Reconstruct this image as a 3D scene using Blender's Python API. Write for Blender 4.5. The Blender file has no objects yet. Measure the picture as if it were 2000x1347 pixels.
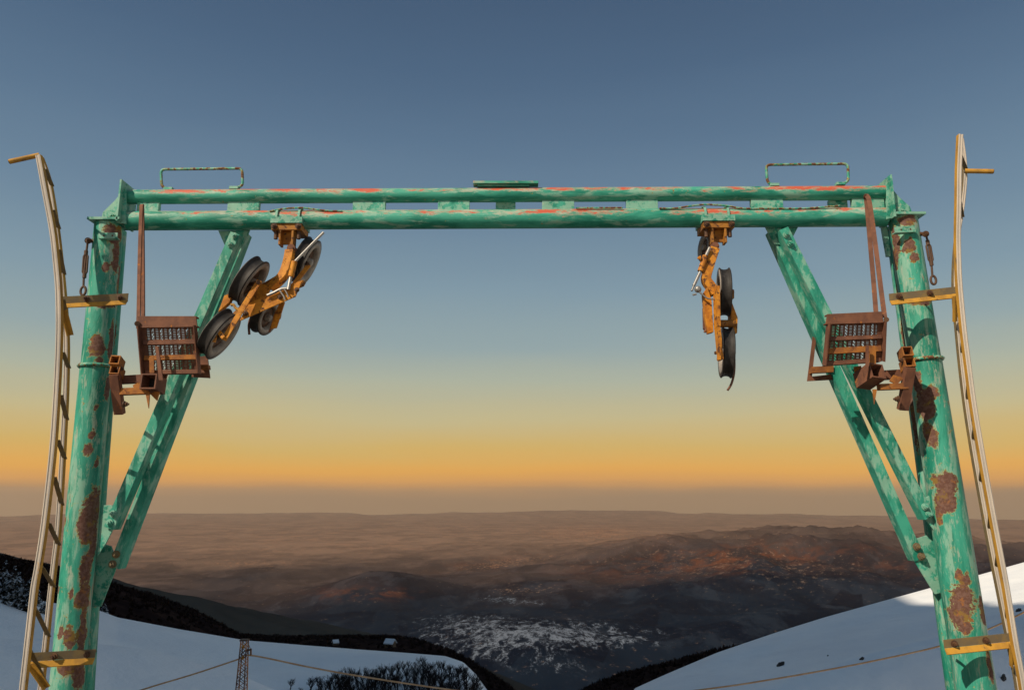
import bpy, bmesh, math, random
import numpy as np
from mathutils import Vector, Quaternion, Matrix
R = math.radians
C = bpy.context.scene.collection
S = bpy.context.scene

# ------------------------------------------------------------------ camera, sky, sun, exposure
CZ = 4.2                       # camera height above the snow at the foot of the pylon
FPX, PITCH = 1490.0, R(11.45)
cam_d = bpy.data.cameras.new('camera')
cam_d.lens = 36.0 * FPX / 2000.0
cam_d.clip_start, cam_d.clip_end = 0.1, 90000.0
cam = bpy.data.objects.new('camera', cam_d); C.objects.link(cam)
cam.location = (0, 0, CZ); cam.rotation_euler = (R(90) + PITCH, 0, 0)
S.camera = cam

SUN_AZ, SUN_EL = R(46), R(40)  # azimuth: degrees left of straight behind the camera
SDIR = Vector((-math.sin(SUN_AZ) * math.cos(SUN_EL), -math.cos(SUN_AZ) * math.cos(SUN_EL), math.sin(SUN_EL)))
sun_d = bpy.data.lights.new('sun', 'SUN')
sun_d.energy, sun_d.angle, sun_d.color = 4.8, R(0.5), (1.0, 0.86, 0.66)
sun = bpy.data.objects.new('sun', sun_d); C.objects.link(sun)
sun.rotation_euler = SDIR.to_track_quat('Z', 'Y').to_euler(); sun.location = (0, 0, 60)

def lin(r, g, b):
    f = lambda c: (c / 12.92) if c <= 0.04045 else ((c + 0.055) / 1.055) ** 2.4
    return (f(r / 255), f(g / 255), f(b / 255), 1.0)

W = bpy.data.worlds.new('World'); S.world = W; W.use_nodes = True
nt = W.node_tree; nt.nodes.clear()
def wn(t, **k):
    n = nt.nodes.new(t)
    for a, b in k.items(): setattr(n, a, b)
    return n
tc = wn('ShaderNodeTexCoord'); sep = wn('ShaderNodeSeparateXYZ')
nt.links.new(tc.outputs['Generated'], sep.inputs[0])
asn = wn('ShaderNodeMath', operation='ARCSINE'); nt.links.new(sep.outputs['Z'], asn.inputs[0])
mr = wn('ShaderNodeMapRange'); nt.links.new(asn.outputs[0], mr.inputs['Value'])
mr.inputs['From Min'].default_value = R(-5); mr.inputs['From Max'].default_value = R(95)
smap = wn('ShaderNodeMapping'); smap.inputs['Scale'].default_value = (1.2, 1.2, 9.0); nt.links.new(tc.outputs['Generated'], smap.inputs[0])
snz = wn('ShaderNodeTexNoise'); snz.inputs['Scale'].default_value = 1.6; snz.inputs['Detail'].default_value = 5; nt.links.new(smap.outputs[0], snz.inputs['Vector'])
sof = wn('ShaderNodeMath', operation='MULTIPLY_ADD'); nt.links.new(snz.outputs['Fac'], sof.inputs[0]); sof.inputs[1].default_value = 0.022; sof.inputs[2].default_value = -0.011
sad = wn('ShaderNodeMath', operation='ADD'); nt.links.new(mr.outputs[0], sad.inputs[0]); nt.links.new(sof.outputs[0], sad.inputs[1])
ramp = wn('ShaderNodeValToRGB'); nt.links.new(sad.outputs[0], ramp.inputs[0])
SKY = [(-5, (150, 124, 96)), (0.3, (162, 126, 92)), (1.1, (222, 156, 80)), (2.2, (236, 170, 68)), (3.8, (216, 178, 96)),
       (6.0, (200, 186, 138)), (8.6, (176, 181, 160)), (11.5, (150, 168, 169)), (15.5, (131, 155, 168)), (20.5, (110, 136, 157)),
       (26, (92, 118, 143)), (31, (78, 103, 130)), (36.5, (68, 91, 118)), (50, (96, 118, 140)), (90, (104, 126, 148))]
cr = ramp.color_ramp
while len(cr.elements) < len(SKY): cr.elements.new(0.5)
for e, (el, c) in zip(cr.elements, SKY):
    e.position = (el + 5) / 100.0; e.color = lin(*c)
sky = wn('ShaderNodeTexSky', sky_type='NISHITA', sun_disc=False)
sky.sun_elevation = SUN_EL; sky.sun_rotation = math.atan2(SDIR.x, SDIR.y); sky.altitude = 1500
scl = wn('ShaderNodeVectorMath', operation='SCALE'); nt.links.new(sky.outputs[0], scl.inputs[0]); scl.inputs['Scale'].default_value = 0.08
mx = wn('ShaderNodeMix', data_type='RGBA'); mx.inputs['Factor'].default_value = 0.06
nt.links.new(ramp.outputs[0], mx.inputs['A']); nt.links.new(scl.outputs[0], mx.inputs['B'])
bg = wn('ShaderNodeBackground'); bg.inputs['Strength'].default_value = 1.0
nt.links.new(mx.outputs['Result'], bg.inputs[0])
wo = wn('ShaderNodeOutputWorld'); nt.links.new(bg.outputs[0], wo.inputs[0])
S.view_settings.view_transform = 'Standard'; S.view_settings.look = 'None'
S.view_settings.exposure = 0.0; S.view_settings.gamma = 1.0
S.view_settings.use_curve_mapping = False
S.cycles.use_denoising = True
S.cycles.max_bounces = 6; S.cycles.volume_bounces = 0

# ------------------------------------------------------------------ pixel <-> world helpers (2000 x 1347 photo)
cp, sp = math.cos(PITCH), math.sin(PITCH)
def ray(px, py):
    a, b = (px - 1000) / FPX, (673.5 - py) / FPX
    return Vector((a, cp - b * sp, sp + b * cp))
def at(px, py, Y):
    d = ray(px, py)
    return Vector((0, 0, CZ)) + d * (Y / d.y)
def camvec(r, u, t):           # direction from right / up / toward-camera components
    return (Vector((1, 0, 0)) * r + Vector((0, -sp, cp)) * u + Vector((0, -cp, -sp)) * t).normalized()
def azdep(px, py):             # azimuth and tangent of depression of a pixel
    d = ray(px, py)
    return math.atan2(d.x, d.y), -d.z / math.hypot(d.x, d.y)

# ------------------------------------------------------------------ mesh builder
class MB:
    def __init__(s): s.v, s.f, s.m, s.s = [], [], [], []
    def add(s, vs, fs, m=0, smooth=False):
        o = len(s.v); s.v += [Vector(p) for p in vs]
        for k, f in enumerate(fs):
            s.f.append([i + o for i in f]); s.m.append(m[k] if isinstance(m, list) else m); s.s.append(smooth)
        return s
    def sweep(s, pts, sec, xdir, m=0, close=True, smooth=False):
        pts = [Vector(p) for p in pts]; n = len(sec); rings = []
        for i, p in enumerate(pts):
            t = (pts[min(i + 1, len(pts) - 1)] - pts[max(i - 1, 0)]).normalized()
            x = Vector(xdir); x = (x - t * x.dot(t)).normalized(); y = t.cross(x)
            rings.append([p + x * a + y * b for a, b in sec])
        vs = [q for r in rings for q in r]; fs, ms = [], []
        for i in range(len(pts) - 1):
            for k in range(n):
                k2 = (k + 1) % n
                fs.append([i * n + k, i * n + k2, (i + 1) * n + k2, (i + 1) * n + k]); ms.append(m[k] if isinstance(m, list) else m)
        s.add(vs, fs, ms, smooth)
        if close:
            mm = m[0] if isinstance(m, list) else m
            s.add(rings[0], [list(range(n))[::-1]], mm); s.add(rings[-1], [list(range(n))], mm)
        return s
    def bar(s, p, q, w, h, xdir, m=0):
        pts = p if isinstance(p, list) else [p, q]
        return s.sweep(pts, [(-w / 2, -h / 2), (w / 2, -h / 2), (w / 2, h / 2), (-w / 2, h / 2)], xdir, m)
    def angle(s, p, q, a, wa, wb, t, m=0, flip=1):   # L section: flange wa along a, flange wb along t x a
        pts = p if isinstance(p, list) else [p, q]
        sec = [(0, 0), (wa, 0), (wa, t * flip), (t, t * flip), (t, wb * flip), (0, wb * flip)]
        return s.sweep(pts, sec, a, m)
    def tube(s, pts, r, n=12, m=0, caps=True):
        pts = [Vector(p) for p in pts]; rr = r if isinstance(r, (list, tuple)) else [r] * len(pts)
        rings, x = [], None
        for i, p in enumerate(pts):
            t = (pts[min(i + 1, len(pts) - 1)] - pts[max(i - 1, 0)]).normalized()
            if x is None: x = Vector((0.31, 0.83, 0.46)) if abs(t.dot(Vector((0.31, 0.83, 0.46)))) < 0.9 else Vector((1, 0, 0))
            x = (x - t * x.dot(t)).normalized(); y = t.cross(x)
            rings.append([p + (x * math.cos(a) + y * math.sin(a)) * rr[i] for a in [2 * math.pi * k / n for k in range(n)]])
        fs = [[i * n + k, i * n + (k + 1) % n, (i + 1) * n + (k + 1) % n, (i + 1) * n + k] for i in range(len(pts) - 1) for k in range(n)]
        s.add([q for r_ in rings for q in r_], fs, m, True)
        if caps:
            s.add(rings[0], [list(range(n))[::-1]], m); s.add(rings[-1], [list(range(n))], m)
        return s
    def squaretube(s, p, q, w, t, xdir, m=0):      # hollow square tube, open ends
        for a in (1, -1):
            pass
        d = (Vector(q) - Vector(p)).normalized(); x = Vector(xdir); x = (x - d * x.dot(d)).normalized(); y = d.cross(x)
        h = w / 2
        for c, ww, hh in ((x * (h - t / 2), t, w), (x * -(h - t / 2), t, w), (y * (h - t / 2), w - 2 * t, t), (y * -(h - t / 2), w - 2 * t, t)):
            s.bar(Vector(p) + c, Vector(q) + c, ww, hh, x, m)
        mid = Vector(p).lerp(Vector(q), 0.72)
        s.bar(mid, mid + d * 0.004, w - 2 * t, w - 2 * t, x, 2)  # dark sheet inside the tube stands in for its shaded depth
        return s
    def prism(s, poly, vec, m=0):
        n = len(poly); a = [Vector(p) for p in poly]; b = [p + Vector(vec) for p in a]
        s.add(a + b, [list(range(n)), list(range(2 * n - 1, n - 1, -1))] + [[k, k + n, (k + 1) % n + n, (k + 1) % n] for k in range(n)], m)
        return s
    def plate(s, pix, Y, th, m=0):
        return s.prism([at(x, y, Y) for x, y in pix], (0, th, 0), m)
    def box(s, c, sx, sy, sz, m=0):
        c = Vector(c)
        return s.bar(c - Vector((0, 0, sz / 2)), c + Vector((0, 0, sz / 2)), sx, sy, (1, 0, 0), m)
    def lathe(s, c, ax, prof, n=32, m=0, smooth=True, loop=True):
        c, ax = Vector(c), Vector(ax).normalized()
        x = ax.orthogonal().normalized(); y = ax.cross(x); k = len(prof)
        vs = [c + (x * math.cos(a) + y * math.sin(a)) * r + ax * h for a in [2 * math.pi * i / n for i in range(n)] for r, h in prof]
        fs = [[i * k + j, i * k + (j + 1) % k, ((i + 1) % n) * k + (j + 1) % k, ((i + 1) % n) * k + j] for i in range(n) for j in range(k if loop else k - 1)]
        return s.add(vs, fs, m, smooth)
    def bolt(s, p, ax, r=0.018, h=0.018, m=0):
        p, ax = Vector(p), Vector(ax).normalized()
        s.tube([p, p + ax * h * 0.3], r * 1.45, 12, m)
        s.sweep([p + ax * h * 0.3, p + ax * h * 1.1], [(r * math.cos(k * math.pi / 3), r * math.sin(k * math.pi / 3)) for k in range(6)], ax.orthogonal(), m)
        return s.tube([p + ax * h * 1.1, p + ax * h * 1.7], r * 0.5, 8, m)
    def build(s, name, mats, parent=None, base=None, props=None, bevel=0):
        mats = mats if isinstance(mats, list) else [mats]
        root = parent
        while root is not None and root.parent is not None: root = root.parent
        o0 = Vector(base) if base is not None else (root.location.copy() if root is not None else Vector((0, 0, 0)))
        me = bpy.data.meshes.new(name)
        me.from_pydata([tuple(p - o0) for p in s.v], [], s.f)
        for mt in mats: me.materials.append(mt)
        me.polygons.foreach_set('material_index', s.m); me.polygons.foreach_set('use_smooth', s.s)
        bm = bmesh.new(); bm.from_mesh(me); bmesh.ops.recalc_face_normals(bm, faces=bm.faces); bm.to_mesh(me); bm.free()
        me.update()
        o = bpy.data.objects.new(name, me); C.objects.link(o)
        if parent is not None: o.parent = parent
        elif base is not None: o.location = o0
        if bevel:
            b = o.modifiers.new('bevel', 'BEVEL'); b.width = bevel; b.segments = 2; b.limit_method = 'ANGLE'
        for k, v in (props or {}).items(): o[k] = v
        return o

def thing(name, loc, label, cat, group=None):
    o = bpy.data.objects.new(name, None); C.objects.link(o); o.location = loc; o.empty_display_size = 0.2
    o['label'] = label; o['category'] = cat
    if group: o['group'] = group
    return o

# ------------------------------------------------------------------ materials
class NT:
    def __init__(s, name):
        s.mat = bpy.data.materials.new(name); s.mat.use_nodes = True; s.t = s.mat.node_tree
        s.b = s.t.nodes['Principled BSDF']; s.tc = s.t.nodes.new('ShaderNodeTexCoord')
    def set(s, sock, v):
        if hasattr(v, 'is_output'): s.t.links.new(v, sock)
        elif isinstance(v, (tuple, list)) and len(v) == 3 and sock.type == 'RGBA': sock.default_value = (*v, 1)
        else: sock.default_value = v
    def map(s, scale=(1, 1, 1), src='Object'):
        n = s.t.nodes.new('ShaderNodeMapping'); n.inputs['Scale'].default_value = scale
        s.t.links.new(s.tc.outputs[src], n.inputs[0]); return n.outputs[0]
    def noise(s, vec, scale, detail=4, rough=0.55, dist=0.0, w=0.0):
        n = s.t.nodes.new('ShaderNodeTexNoise'); n.noise_dimensions = '4D'; n.inputs['W'].default_value = w
        n.inputs['Scale'].default_value = scale; n.inputs['Detail'].default_value = detail
        n.inputs['Roughness'].default_value = rough; n.inputs['Distortion'].default_value = dist
        s.t.links.new(vec, n.inputs['Vector']); return n.outputs['Fac']
    def voro(s, vec, scale, feature='F1', out='Distance'):
        n = s.t.nodes.new('ShaderNodeTexVoronoi'); n.feature = feature; n.inputs['Scale'].default_value = scale
        s.t.links.new(vec, n.inputs['Vector']); return n.outputs[out]
    def step(s, v, lo, hi):
        n = s.t.nodes.new('ShaderNodeMapRange'); n.interpolation_type = 'SMOOTHSTEP'
        s.set(n.inputs['Value'], v); n.inputs['From Min'].default_value = lo; n.inputs['From Max'].default_value = hi
        return n.outputs[0]
    def math(s, op, a, b=0.0, clamp=False):
        n = s.t.nodes.new('ShaderNodeMath'); n.operation = op; n.use_clamp = clamp
        s.set(n.inputs[0], a); s.set(n.inputs[1], b); return n.outputs[0]
    def mix(s, f, a, b):
        n = s.t.nodes.new('ShaderNodeMix'); n.data_type = 'RGBA'
        s.set(n.inputs['Factor'], f); s.set(n.inputs['A'], a); s.set(n.inputs['B'], b); return n.outputs['Result']
    def attr(s, name, out='Fac'):
        n = s.t.nodes.new('ShaderNodeAttribute'); n.attribute_name = name; return n.outputs[out]
    def normal_z(s):
        g = s.t.nodes.new('ShaderNodeNewGeometry'); x = s.t.nodes.new('ShaderNodeSeparateXYZ')
        s.t.links.new(g.outputs['Normal'], x.inputs[0]); return x.outputs['Z']
    def sepc(s, col):
        x = s.t.nodes.new('ShaderNodeSeparateColor'); s.t.links.new(col, x.inputs[0]); return x.outputs
    def bump(s, h, strength=0.3, dist=0.004):
        n = s.t.nodes.new('ShaderNodeBump'); n.inputs['Strength'].default_value = strength; n.inputs['Distance'].default_value = dist
        s.t.links.new(h, n.inputs['Height']); s.t.links.new(n.outputs[0], s.b.inputs['Normal'])
    def out(s, col, rough=0.6, metal=0.0, spec=None):
        s.set(s.b.inputs['Base Color'], col); s.set(s.b.inputs['Roughness'], rough); s.set(s.b.inputs['Metallic'], metal)
        if spec is not None: s.b.inputs['Specular IOR Level'].default_value = spec
        return s.mat

def green_paint(name, stretch, red=0.60, rust_attr=False, dots=0.69, fade=0.5, pale=0.5, w=0.0, top_wear=False):
    n = NT(name); raw = n.map(); v = n.map(stretch)
    base = n.mix(n.step(n.noise(v, 8, 8, 0.68, 0.5, w), 0.38, 0.60), (0.008, 0.185, 0.128), (0.048, 0.335, 0.245))
    base = n.mix(n.math('MULTIPLY', n.step(n.noise(v, 13, 9, 0.72, 0.4, w + 3), fade + 0.02, fade + 0.10), 0.62), base, (0.29, 0.48, 0.385))
    pl = n.noise(v, 19, 9, 0.76, 0.2, w + 5)
    if top_wear: pl = n.math('ADD', pl, n.math('MULTIPLY', n.math('MINIMUM', n.normal_z(), 0.6), 0.12))
    base = n.mix(n.math('MULTIPLY', n.step(pl, pale + 0.07, pale + 0.12), 0.62 if top_wear else 0.5), base, (0.46, 0.45, 0.37))
    redm = n.math('ADD', n.math('MULTIPLY', n.noise(v, 18, 9, 0.8, 0.3, w + 8), 0.72), n.math('MULTIPLY', n.noise(v, 3.2, 3, 0.5, 0, w + 9), 0.28))
    if top_wear:   # the weather side of the pipes has lost more paint
        redm = n.math('ADD', redm, n.math('MULTIPLY', n.math('MINIMUM', n.normal_z(), 0.35), 0.17))
    rm = n.step(redm, red, red + 0.022)
    base = n.mix(n.math('MULTIPLY', n.step(redm, red - 0.05, red), 0.5), base, (0.48, 0.40, 0.30))
    base = n.mix(rm, base, (0.50, 0.10, 0.055))
    dm = n.noise(raw, 26, 5, 0.6, 0.0, w + 11)
    if top_wear: dm = n.math('ADD', dm, n.math('MULTIPLY', n.math('MINIMUM', n.normal_z(), 0.5), 0.03))
    base = n.mix(n.step(dm, dots - 0.03, dots), base, (0.36, 0.27, 0.07))
    dmk = n.step(dm, dots, dots + 0.03)
    base = n.mix(dmk, base, (0.13, 0.055, 0.03))
    rust = dmk
    if rust_attr:
        a = n.attr('rust')
        e = n.math('ADD', a, n.math('ADD', n.math('MULTIPLY', n.math('SUBTRACT', n.noise(raw, 13, 9, 0.70, 0.7, w + 2), 0.5), 2.1),
                                    n.math('MULTIPLY', n.math('SUBTRACT', n.noise(raw, 55, 5, 0.7, 0.2, w + 1), 0.5), 0.95)))
        stn = n.math('ADD', n.math('MULTIPLY', a, 0.55), n.math('MULTIPLY', n.noise(n.map((1, 1, 0.08)), 24, 6, 0.65, 0.1, w + 4), 0.75))
        base = n.mix(n.math('MULTIPLY', n.step(stn, 0.50, 0.78), 0.55), base, (0.30, 0.21, 0.09))
        base = n.mix(n.math('MULTIPLY', n.step(e, 0.26, 0.35), 0.7), base, (0.40, 0.42, 0.17))
        base = n.mix(n.step(e, 0.34, 0.37), base, (0.25, 0.16, 0.03))
        core = n.step(e, 0.37, 0.41)
        flake = n.mix(n.step(n.noise(raw, 45, 4, 0.6, 0, w), 0.42, 0.6), (0.115, 0.052, 0.038), (0.165, 0.09, 0.07))
        flake = n.mix(n.step(n.noise(raw, 11, 8, 0.7, 0, w + 6), 0.53, 0.62), flake, (0.21, 0.125, 0.028))
        flake = n.mix(n.step(n.noise(raw, 20, 8, 0.7, 0, w + 7), 0.56, 0.64), flake, (0.26, 0.105, 0.035))
        base = n.mix(core, base, flake)
        rust = n.math('MAXIMUM', dmk, n.step(e, 0.3, 0.5))
    h = n.math('ADD', n.math('MULTIPLY', rust, -0.8), n.math('MULTIPLY', n.noise(raw, 70, 4, 0.6), 0.5))
    h = n.math('ADD', h, n.math('MULTIPLY', rm, -0.5))
    n.bump(h, 0.45, 0.004)
    return n.out(base, n.math('ADD', n.math('MULTIPLY', rust, 0.3), 0.52), 0, 0.35)

def worn(name, main, alt, rustc, t1=0.5, t2=0.62, scale=9, stretch=(1, 1, 1), rough=0.65, bump=0.4, fine=45):
    n = NT(name); v = n.map(stretch); raw = n.map()
    c = n.mix(n.step(n.noise(v, scale, 6, 0.65, 0.3), t1 - 0.1, t1 + 0.12), main, alt)
    f = n.noise(raw, fine, 5, 0.65); k = n.math('ADD', n.math('MULTIPLY', n.noise(v, scale * 1.7, 7, 0.7, 0.2, 4), 0.8), n.math('MULTIPLY', f, 0.2))
    m = n.step(k, t2, t2 + 0.06); c = n.mix(m, c, rustc)
    n.bump(n.math('ADD', n.math('MULTIPLY', m, -0.5), f), bump, 0.003)
    return n.out(c, n.math('ADD', n.math('MULTIPLY', m, 0.2), rough), 0, 0.3)

M = {}
M['beam'] = green_paint('worn green pipe paint', (0.25, 1, 1), 0.578, dots=0.675, fade=0.50, pale=0.50, top_wear=True)
M['column'] = green_paint('flaking green column paint', (1, 1, 0.2), 0.615, True, 0.69, 0.48, 0.475, 20)
M['plate'] = green_paint('green plate paint', (1, 1, 1), 0.635, dots=0.70, fade=0.42, pale=0.5, w=31)
M['brace'] = green_paint('green angle iron paint', (1, 1, 0.35), 0.645, dots=0.715, fade=0.47, pale=0.54, w=40)
M['rail'] = green_paint('chipped green rod paint', (1, 1, 1), 0.61, dots=0.515, fade=0.45, pale=0.5, w=52)
M['ochre'] = worn('ochre ladder paint', (0.50, 0.26, 0.035), (0.34, 0.18, 0.035), (0.16, 0.10, 0.05), 0.5, 0.57, 10, (1, 1, 0.3))
M['bleached'] = worn('sun bleached ladder face', (0.50, 0.44, 0.38), (0.42, 0.38, 0.34), (0.55, 0.33, 0.12), 0.5, 0.6, 14, (1, 1, 0.2), 0.7)
M['khaki'] = worn('weathered and shade-dark khaki paint', (0.15, 0.115, 0.07), (0.21, 0.145, 0.06), (0.32, 0.17, 0.035), 0.5, 0.6, 12)
M['orange'] = worn('orange machine paint', (0.56, 0.225, 0.018), (0.36, 0.125, 0.013), (0.09, 0.036, 0.018), 0.5, 0.53, 11, fine=60)
M['orange_dark'] = worn('dark orange paint', (0.36, 0.15, 0.02), (0.22, 0.09, 0.02), (0.07, 0.03, 0.02), 0.5, 0.54, 11)  # darker orange, used on rear and under-beam parts
M['rust'] = worn('brown rusted steel', (0.185, 0.078, 0.045), (0.12, 0.052, 0.034), (0.40, 0.14, 0.025), 0.5, 0.585, 9, rough=0.75)
M['rust_orange'] = worn('bright rusted steel', (0.34, 0.13, 0.025), (0.20, 0.075, 0.025), (0.10, 0.04, 0.025), 0.5, 0.56, 12, rough=0.75)
M['bolt'] = worn('rusty bolt steel', (0.07, 0.035, 0.022), (0.12, 0.06, 0.03), (0.22, 0.10, 0.03), 0.5, 0.62, 25, rough=0.6)
M['rubber'] = worn('dusty tyre rubber and tube shade', (0.018, 0.016, 0.016), (0.035, 0.031, 0.03), (0.075, 0.066, 0.06), 0.5, 0.6, 12, rough=0.6, bump=0.15)
M['rim'] = worn('dull grey wheel rim', (0.30, 0.265, 0.235), (0.20, 0.175, 0.155), (0.09, 0.055, 0.035), 0.5, 0.6, 14, rough=0.5, bump=0.2)
n_ = NT('bare bright steel'); M['steel'] = n_.out(n_.mix(n_.noise(n_.map(), 40, 4), (0.22, 0.215, 0.21), (0.42, 0.40, 0.38)), 0.45, 0.6)
n_ = NT('dark rusted chain'); M['chain'] = n_.out(n_.mix(n_.noise(n_.map(), 60, 4), (0.045, 0.028, 0.022), (0.13, 0.06, 0.03)), 0.75)

# ------------------------------------------------------------------ numpy noise
_rng = np.random.RandomState(7); _lat = _rng.rand(256, 256)
def vnoise(x, y):
    xi, yi = np.floor(x).astype(int), np.floor(y).astype(int); fx, fy = x - xi, y - yi
    fx, fy = fx * fx * (3 - 2 * fx), fy * fy * (3 - 2 * fy)
    g = lambda a, b: _lat[a % 256, b % 256]
    return (g(xi, yi) * (1 - fx) + g(xi + 1, yi) * fx) * (1 - fy) + (g(xi, yi + 1) * (1 - fx) + g(xi + 1, yi + 1) * fx) * fy
def fbm(x, y, o=5, g=0.5, ridged=False):
    s, a, t = 0, 1.0, 0
    for k in range(o):
        n = vnoise(x + 17.3 * k, y + 9.1 * k)
        s = s + a * ((1 - np.abs(2 * n - 1)) if ridged else n); t += a; a *= g; x, y = x * 2.03, y * 2.03
    return s / t
def grid_mesh(name, X, Y, Z, mat, attrs=None, props=None, smooth=True):
    nr, nc = X.shape
    v = np.stack([X.ravel(), Y.ravel(), Z.ravel()], 1).astype(np.float32)
    i = np.arange((nr - 1) * (nc - 1)); r, c = i // (nc - 1), i % (nc - 1); a = r * nc + c
    f = np.stack([a, a + 1, a + nc + 1, a + nc], 1).astype(np.int32)
    me = bpy.data.meshes.new(name); me.vertices.add(len(v)); me.vertices.foreach_set('co', v.ravel())
    me.loops.add(f.size); me.loops.foreach_set('vertex_index', f.ravel())
    me.polygons.add(len(f)); me.polygons.foreach_set('loop_start', np.arange(0, f.size, 4, dtype=np.int32))
    me.polygons.foreach_set('use_smooth', np.full(len(f), smooth))
    me.update(calc_edges=True); me.validate()
    if me.polygons[len(f) // 2].normal.z < 0: me.flip_normals()
    if attrs is not None:
        col = np.ones((len(v), 4), np.float32); col[:, :3] = np.stack([q.ravel() for q in attrs], 1)
        ca = me.color_attributes.new('mask', 'FLOAT_COLOR', 'POINT'); ca.data.foreach_set('color', col.ravel())
    me.materials.append(mat); o = bpy.data.objects.new(name, me); C.objects.link(o)
    for k, q in (props or {}).items(): o[k] = q
    return o
STRUCT = {'kind': 'structure'}
def table(pts):                     # pixel outline -> (azimuth, tan depression) arrays
    q = sorted(azdep(x, y) for x, y in pts); return np.array([a for a, _ in q]), np.array([d for _, d in q])
def projpix(X, Y, Z):
    dx, dy, dz = X, Y, Z - CZ; f = dy * cp + dz * sp; u = -dy * sp + dz * cp
    f = np.where(f > 0.01, f, np.nan)
    return 1000 + FPX * dx / f, 673.5 - FPX * u / f

# ------------------------------------------------------------------ ground: snow slopes round the pylon
n_ = NT('wind packed snow'); v_ = n_.map()
sn = n_.mix(n_.step(n_.noise(v_, 0.035, 5, 0.6), 0.4, 0.62), (0.88, 0.88, 0.88), (0.80, 0.81, 0.83))
sn = n_.mix(n_.math('MULTIPLY', n_.step(n_.noise(n_.map((1, 0.25, 1)), 0.35, 6, 0.65), 0.5, 0.75), 0.35), sn, (0.70, 0.72, 0.75))
n_.bump(n_.math('ADD', n_.noise(v_, 0.25, 6, 0.6), n_.math('MULTIPLY', n_.noise(v_, 2.5, 4), 0.15)), 0.5, 0.7)
vl = n_.t.nodes.new('ShaderNodeVectorMath'); vl.operation = 'LENGTH'; n_.t.links.new(v_, vl.inputs[0])
bounce_cut = n_.step(n_.math('ADD', vl.outputs['Value'], n_.math('MULTIPLY', n_.noise(v_, 0.4, 6), 10)), 24, 21)  # dark unseen ground round the foot, added to cut bounced light
sn = n_.mix(bounce_cut, sn, n_.mix(n_.noise(v_, 3, 6), (0.05, 0.04, 0.03), (0.11, 0.09, 0.07)))
M['snow'] = n_.out(sn, 0.7, 0, 0.3)

CREST = [(-1500, 1020), (-400, 1110), (0, 1160), (100, 1176), (190, 1190), (230, 1205), (350, 1228), (480, 1250), (600, 1260), (700, 1268), (870, 1281),
         (905, 1293), (930, 1318), (952, 1350), (1000, 1420), (1100, 1480), (1190, 1410), (1240, 1345), (1300, 1317), (1400, 1274), (1514, 1235),
         (1610, 1205), (1700, 1180), (1820, 1147), (1907, 1124), (2000, 1098), (2400, 1020), (3500, 940)]
FOLD = [(-1500, 1190), (0, 1240), (190, 1256), (300, 1275), (470, 1316), (560, 1350), (760, 1440), (1000, 1560), (2000, 1700), (3500, 1700)]
ca, cd = table(CREST); fa, fd = table(FOLD)
rc_a = [azdep(x, 1200)[0] for x in (-1500, 0, 480, 870, 950, 1100, 1240, 1500, 2000, 3500)]
rc_r = [165, 165, 185, 165, 150, 150, 185, 235, 280, 280]
def smooth_cubic(r, kn, zn):        # monotone-ish Hermite along radius; kn, zn lists of arrays by azimuth
    z = np.zeros_like(r); K = np.stack(kn); Zk = np.stack(zn); d = (Zk[1:] - Zk[:-1]) / (K[1:] - K[:-1])
    m = np.zeros_like(Zk); m[1:-1] = 0.5 * (d[1:] + d[:-1]); m[0], m[-1] = d[0], d[-1]
    z = np.where(r < K[0], Zk[0], Zk[-1] + (r - K[-1]) * d[-1])
    for i in range(len(kn) - 1):
        t = np.clip((r - K[i]) / (K[i + 1] - K[i]), 0, 1); h = K[i + 1] - K[i]
        q = (2 * t**3 - 3 * t**2 + 1) * Zk[i] + (t**3 - 2 * t**2 + t) * h * m[i] + (-2 * t**3 + 3 * t**2) * Zk[i + 1] + (t**3 - t**2) * h * m[i + 1]
        z = np.where((r >= K[i]) & (r <= K[i + 1]), q, z)
    return z
def snow_z(az, r):
    dc = np.interp(az, ca, cd); rc = np.interp(az, rc_a, rc_r); df = np.interp(az, fa, fd)
    rf = rc * 0.60; zc = CZ - rc * dc
    left = np.clip((0.0 - az) / 0.15, 0, 1)                     # the fold only exists on the left slope
    db = np.maximum(df + 0.06, dc + 0.10)
    z_f = CZ - rf * np.where(left > 0, np.maximum(df, dc + 0.02), dc + 0.055)
    z_dip = CZ - (rf + 9) * (np.maximum(df, dc + 0.02) + 0.014)
    rb = rc * 0.42; z_b = CZ - rb * db
    z_d2 = z_dip * left + (CZ - (rf + 9) * (dc + 0.05)) * (1 - left)
    o = np.ones_like(az)
    kn = [o * 7.0, o * 18.0, rb, rf, rf + 9, 0.8 * rc, rc, rc + 14, rc + 60, rc + 260]
    dm = dc + 0.024 + 0.01 * left
    zn = [o * 0.0, o * -1.2, z_b, z_f, z_d2, CZ - 0.8 * rc * dm, zc, zc - 3.5, zc - 30, zc - 190]
    z = smooth_cubic(r, kn, zn)
    und = (fbm(r * np.sin(az) / 26 + 40, r * np.cos(az) / 26 + 11, 4) - 0.5) * np.clip((r - 20) / 60, 0, 1) * np.clip((rc - 6 - r) / 30, 0, 1)
    und2 = (fbm(r * np.sin(az) / 7 + 3, r * np.cos(az) / 9 + 5, 3) - 0.5) * np.clip((r - 20) / 40, 0, 1) * np.clip((rc - 4 - r) / 12, 0, 1)
    return z + und * 1.5 + und2 * 0.45
AZ = np.concatenate([np.linspace(-math.pi, -0.75, 70), np.linspace(-0.74, 0.74, 420), np.linspace(0.75, math.pi, 70)])
RR = np.concatenate([np.linspace(0.4, 20, 12), np.linspace(23, 320, 190), np.linspace(330, 520, 10)])
rg, ag = np.meshgrid(RR, AZ, indexing='ij')
grid_mesh('snow_ground', rg * np.sin(ag), rg * np.cos(ag), snow_z(ag, rg), M['snow'], None, STRUCT)

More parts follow.
